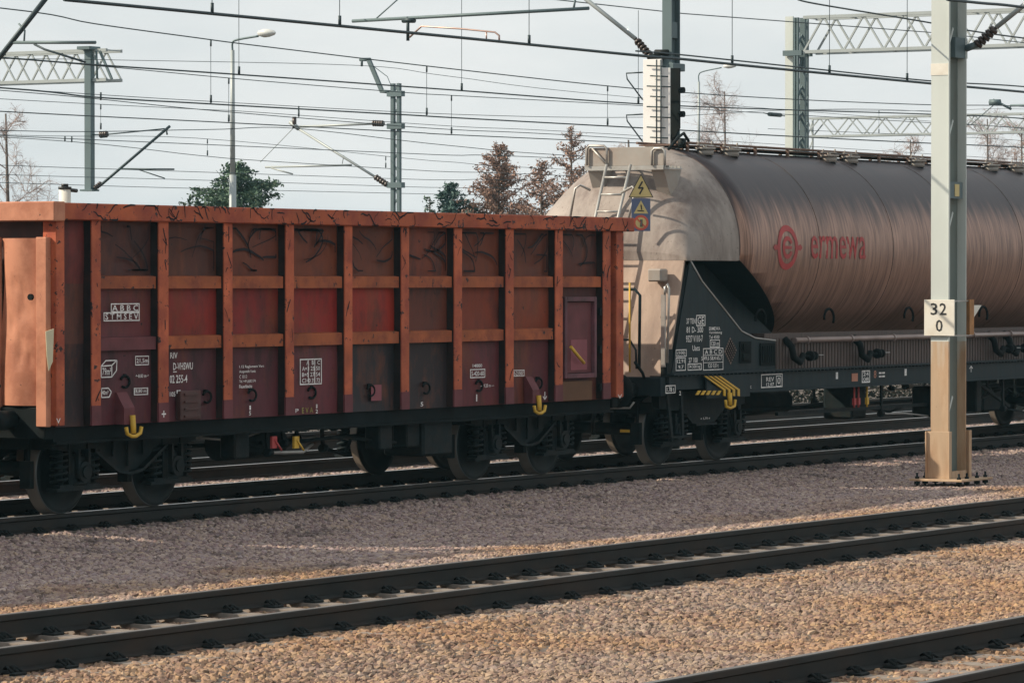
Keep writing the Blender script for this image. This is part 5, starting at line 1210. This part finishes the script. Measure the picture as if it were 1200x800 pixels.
# small white capped post behind the wagon rim
p = PY(76, 232, 34.5); wp = thing('ventilator_post', 'white cylinder with a black cap peeking over the left end of the orange wagon', 'post', (p.x, p.y, GZ))
a = PY(68.5, 238, 34.5); b_ = PY(83.5, 222, 34.5); r_ = .085
m = MB(); m.tube([(p.x, p.y, GZ), (p.x, p.y, b_.z)], r_, 14); m.build('post', M_signw, wp)
m = MB(); m.tube([(p.x, p.y, b_.z), (p.x, p.y, b_.z+.035)], r_*1.12, 14); m.tube([(p.x, p.y, b_.z+.035), (p.x, p.y, b_.z+.075)], r_*.6, 12); m.tube([(p.x+.02, p.y-.05, b_.z-.01), (p.x+.17, p.y-.08, b_.z-.02)], .03, 6); m.build('cap', M_signk, wp)

# ------------------------------------------------------------------ trees
def leafq(m, c, s, rnd):
    a = Vector((rnd.gauss(0, 1), rnd.gauss(0, 1), rnd.gauss(0, .7))).normalized(); b_ = a.cross(Vector((rnd.gauss(0, 1), rnd.gauss(0, 1), rnd.gauss(0, 1)))).normalized()
    m.face([m.v(c+a*s), m.v(c+b_*s*.4), m.v(c-a*s), m.v(c-b_*s*.4)])
def conifer(px, py, D_, rad, label, mt, dens=1.0, seed=1, shape=1.0, twiggy=False, name='conifer_tree', cat='tree'):
    rnd = random.Random(seed); top = PD(px, py, D_); base = Vector((top.x, top.y, GZ)); H = top.z-GZ
    t_ = thing(name, label, cat, base, 'trees behind the train')
    m = MB(); m.tube([base, base+Vector((0, 0, H*.5)), base+Vector((.05, 0, H*.97))], .13, 7, r2=.02)
    f = MB(); nb = int(H*15*dens)
    for k in range(nb):
        u = (k+rnd.random())/nb; z = H*(.10+.88*u); L_ = rad*(1-u)**shape*rnd.uniform(.65, 1.12)+.12; a = rnd.uniform(0, 6.283)
        d = Vector((math.cos(a), math.sin(a), rnd.uniform(.0, .35) if not twiggy else rnd.uniform(.15, .5)))
        p0 = base+Vector((0, 0, z)); p1 = p0+d*L_*.55; p2 = p0+d*L_+Vector((0, 0, -.05*L_ if not twiggy else .1))
        m.tube([p0, p1, p2], .022, 4, r2=.006)
        n = int((52 if not twiggy else 60)*L_*dens)+8
        for i in range(n):
            s_ = rnd.uniform(.15, 1.0); c = p0.lerp(p2, s_)+Vector((rnd.gauss(0, .10), rnd.gauss(0, .10), rnd.gauss(0, .07)))*(.6+L_*.25)
            leafq(f, c, rnd.uniform(.05, .12) if not twiggy else rnd.uniform(.03, .09), rnd)
    m.build('trunk', M_bark, t_); f.build('crown', mt, t_, fix=False); return t_
conifer(280, 187, 135, 4.8, 'dark green bushy pine behind the grey lamp post', M_needle, 1.7, 3, .74, name='pine_tree')
conifer(529, 211, 150, 3.8, 'small blue green spruce left of the brown larches', M_needle2, 1.5, 5, .9, name='spruce_tree')
conifer(503, 226, 150, .5, 'thin seedling spruce left of the small spruce', M_needle, .6, 15, .9, name='spruce_tree')
conifer(584, 168, 150, 2.9, 'dense brown larch, leftmost of the three', M_larch, 1.7, 6, .75, True, name='larch_tree')
conifer(634, 186, 148, 3.0, 'brown larch in the middle of the three', M_larch, 1.1, 8, .8, True, name='larch_tree')
conifer(669, 146, 146, 3.2, 'tallest brown larch beside the tank wagon end', M_larch, .85, 9, .8, True, name='larch_tree')
conifer(550, 236, 150, .9, 'low dark spruce between the small spruce and the larches', M_needle, 1.2, 16, .9, name='spruce_tree')
def bare(px, py, D_, spread, label, seed, dens=1.0, mt=None, twig=.012):
    rnd = random.Random(seed); top = PD(px, py, D_); base = Vector((top.x, top.y, GZ)); H = top.z-GZ
    t_ = thing('bare_tree', label, 'tree', base, 'trees behind the train')
    tr = MB(); cr_ = MB(); tr.tube([base, base+Vector((.1, 0, H*.45)), base+Vector((0, .05, H*.95))], .13, 7, r2=.03)
    def grow(p, d, L_, r, lv):
        pts = [p]; q = p.copy()
        for i in range(4):
            d = (d+Vector((rnd.gauss(0, .16), rnd.gauss(0, .16), rnd.gauss(.03 if lv < 2 else -.10, .12)))).normalized(); q = q+d*L_/4; pts.append(q.copy())
        cr_.tube(pts, r, 4 if lv < 2 else 3, r2=r*.45, cap=False)
        if lv < 3:
            for i in range(int((7 if lv < 2 else 6)*dens)):
                k = rnd.randint(1, 4); nd = (d+Vector((rnd.gauss(0, .65), rnd.gauss(0, .65), rnd.gauss(.1, .5)))).normalized(); grow(pts[k], nd, L_*rnd.uniform(.4, .7), r*.6, lv+1)
    for k in range(int(16*dens)):
        z = H*(.25+.7*k/(16*dens)); a = rnd.uniform(0, 6.28); grow(base+Vector((0, 0, z)), Vector((math.cos(a), math.sin(a), rnd.uniform(.5, 1.2))).normalized(), spread*(1.15-.7*k/(16*dens))*rnd.uniform(.7, 1.1), .022, 0)
    tr.build('trunk', M_bark, t_); cr_.build('crown', mt or M_twig, t_, fix=False); return t_
bare(8, 118, 140, 1.9, 'pale leafless birch at the left edge', 21, .9)
bare(850, 92, 190, 2.6, 'pale leafless birch behind the faint lamp post', 22, 1.0)
bare(738, 150, 130, 1.2, 'dark leafless tree left of the white signal panel', 23, .8, M_larch)
bare(1068, 152, 200, 2.2, 'pinkish leafless tree left of the pale mast', 24, .9, M_larch)
bare(1158, 126, 200, 2.4, 'leafless tree just right of the pale mast', 25, 1.0, M_twig)
bare(1198, 138, 195, 2.3, 'reddish leafless tree at the right edge', 26, 1.0, M_larch)
bare(1100, 160, 215, 2.3, 'small leafless tree hidden partly by the pale mast', 27, .8, M_twig)
m = MB(); rnd = random.Random(9)
for k in range(42000):
    x = rnd.uniform(30, 130); u = rnd.random()**1.5; leafq(m, Vector((x, 39.6+rnd.random()*3.5, GZ+u*(1.1+.25*math.sin(x*1.7)+.2*math.sin(x*.6)))), rnd.uniform(.03, .08), rnd)
tag(m.build('undergrowth', mat('dark dry scrub', (.016, .018, .014), var=.5, spec=.05), None, fix=False), 'dark dry scrub growing beyond the farthest track under the wagons', 'undergrowth', kind='stuff')
# far wood behind the yard
m = MB(); rnd = random.Random(5)
for k in range(9000):
    x = rnd.uniform(-100, 420); c = Vector((x, 170+rnd.uniform(0, 14), rnd.uniform(0, 1)**1.3*(3.2+1.1*math.sin(x*.13)+.8*math.sin(x*.41)))); leafq(m, c, rnd.uniform(.3, .7), rnd)
tag(m.build('far_wood', M_larch, None, fix=False), 'low brown scrubby wood along the horizon behind the yard', 'wood', kind='stuff')

# ------------------------------------------------------------------ the air
m = MB(); m.box((-620, -620, -2.5), (700, 620, 13.5)); hz = m.build('haze', None); tag(hz, kind='stuff')
hz.data.materials.clear(); hm = bpy.data.materials.new('thin haze'); hm.use_nodes = True; hn = hm.node_tree; hn.nodes.clear()
ho = hn.nodes.new('ShaderNodeOutputMaterial'); hv = hn.nodes.new('ShaderNodeVolumePrincipled'); hv.inputs['Color'].default_value = (.45, .85, 1.0, 1); hv.inputs['Density'].default_value = .0002; hv.inputs['Anisotropy'].default_value = .2
hn.links.new(hv.outputs[0], ho.inputs['Volume']); hz.data.materials.append(hm)
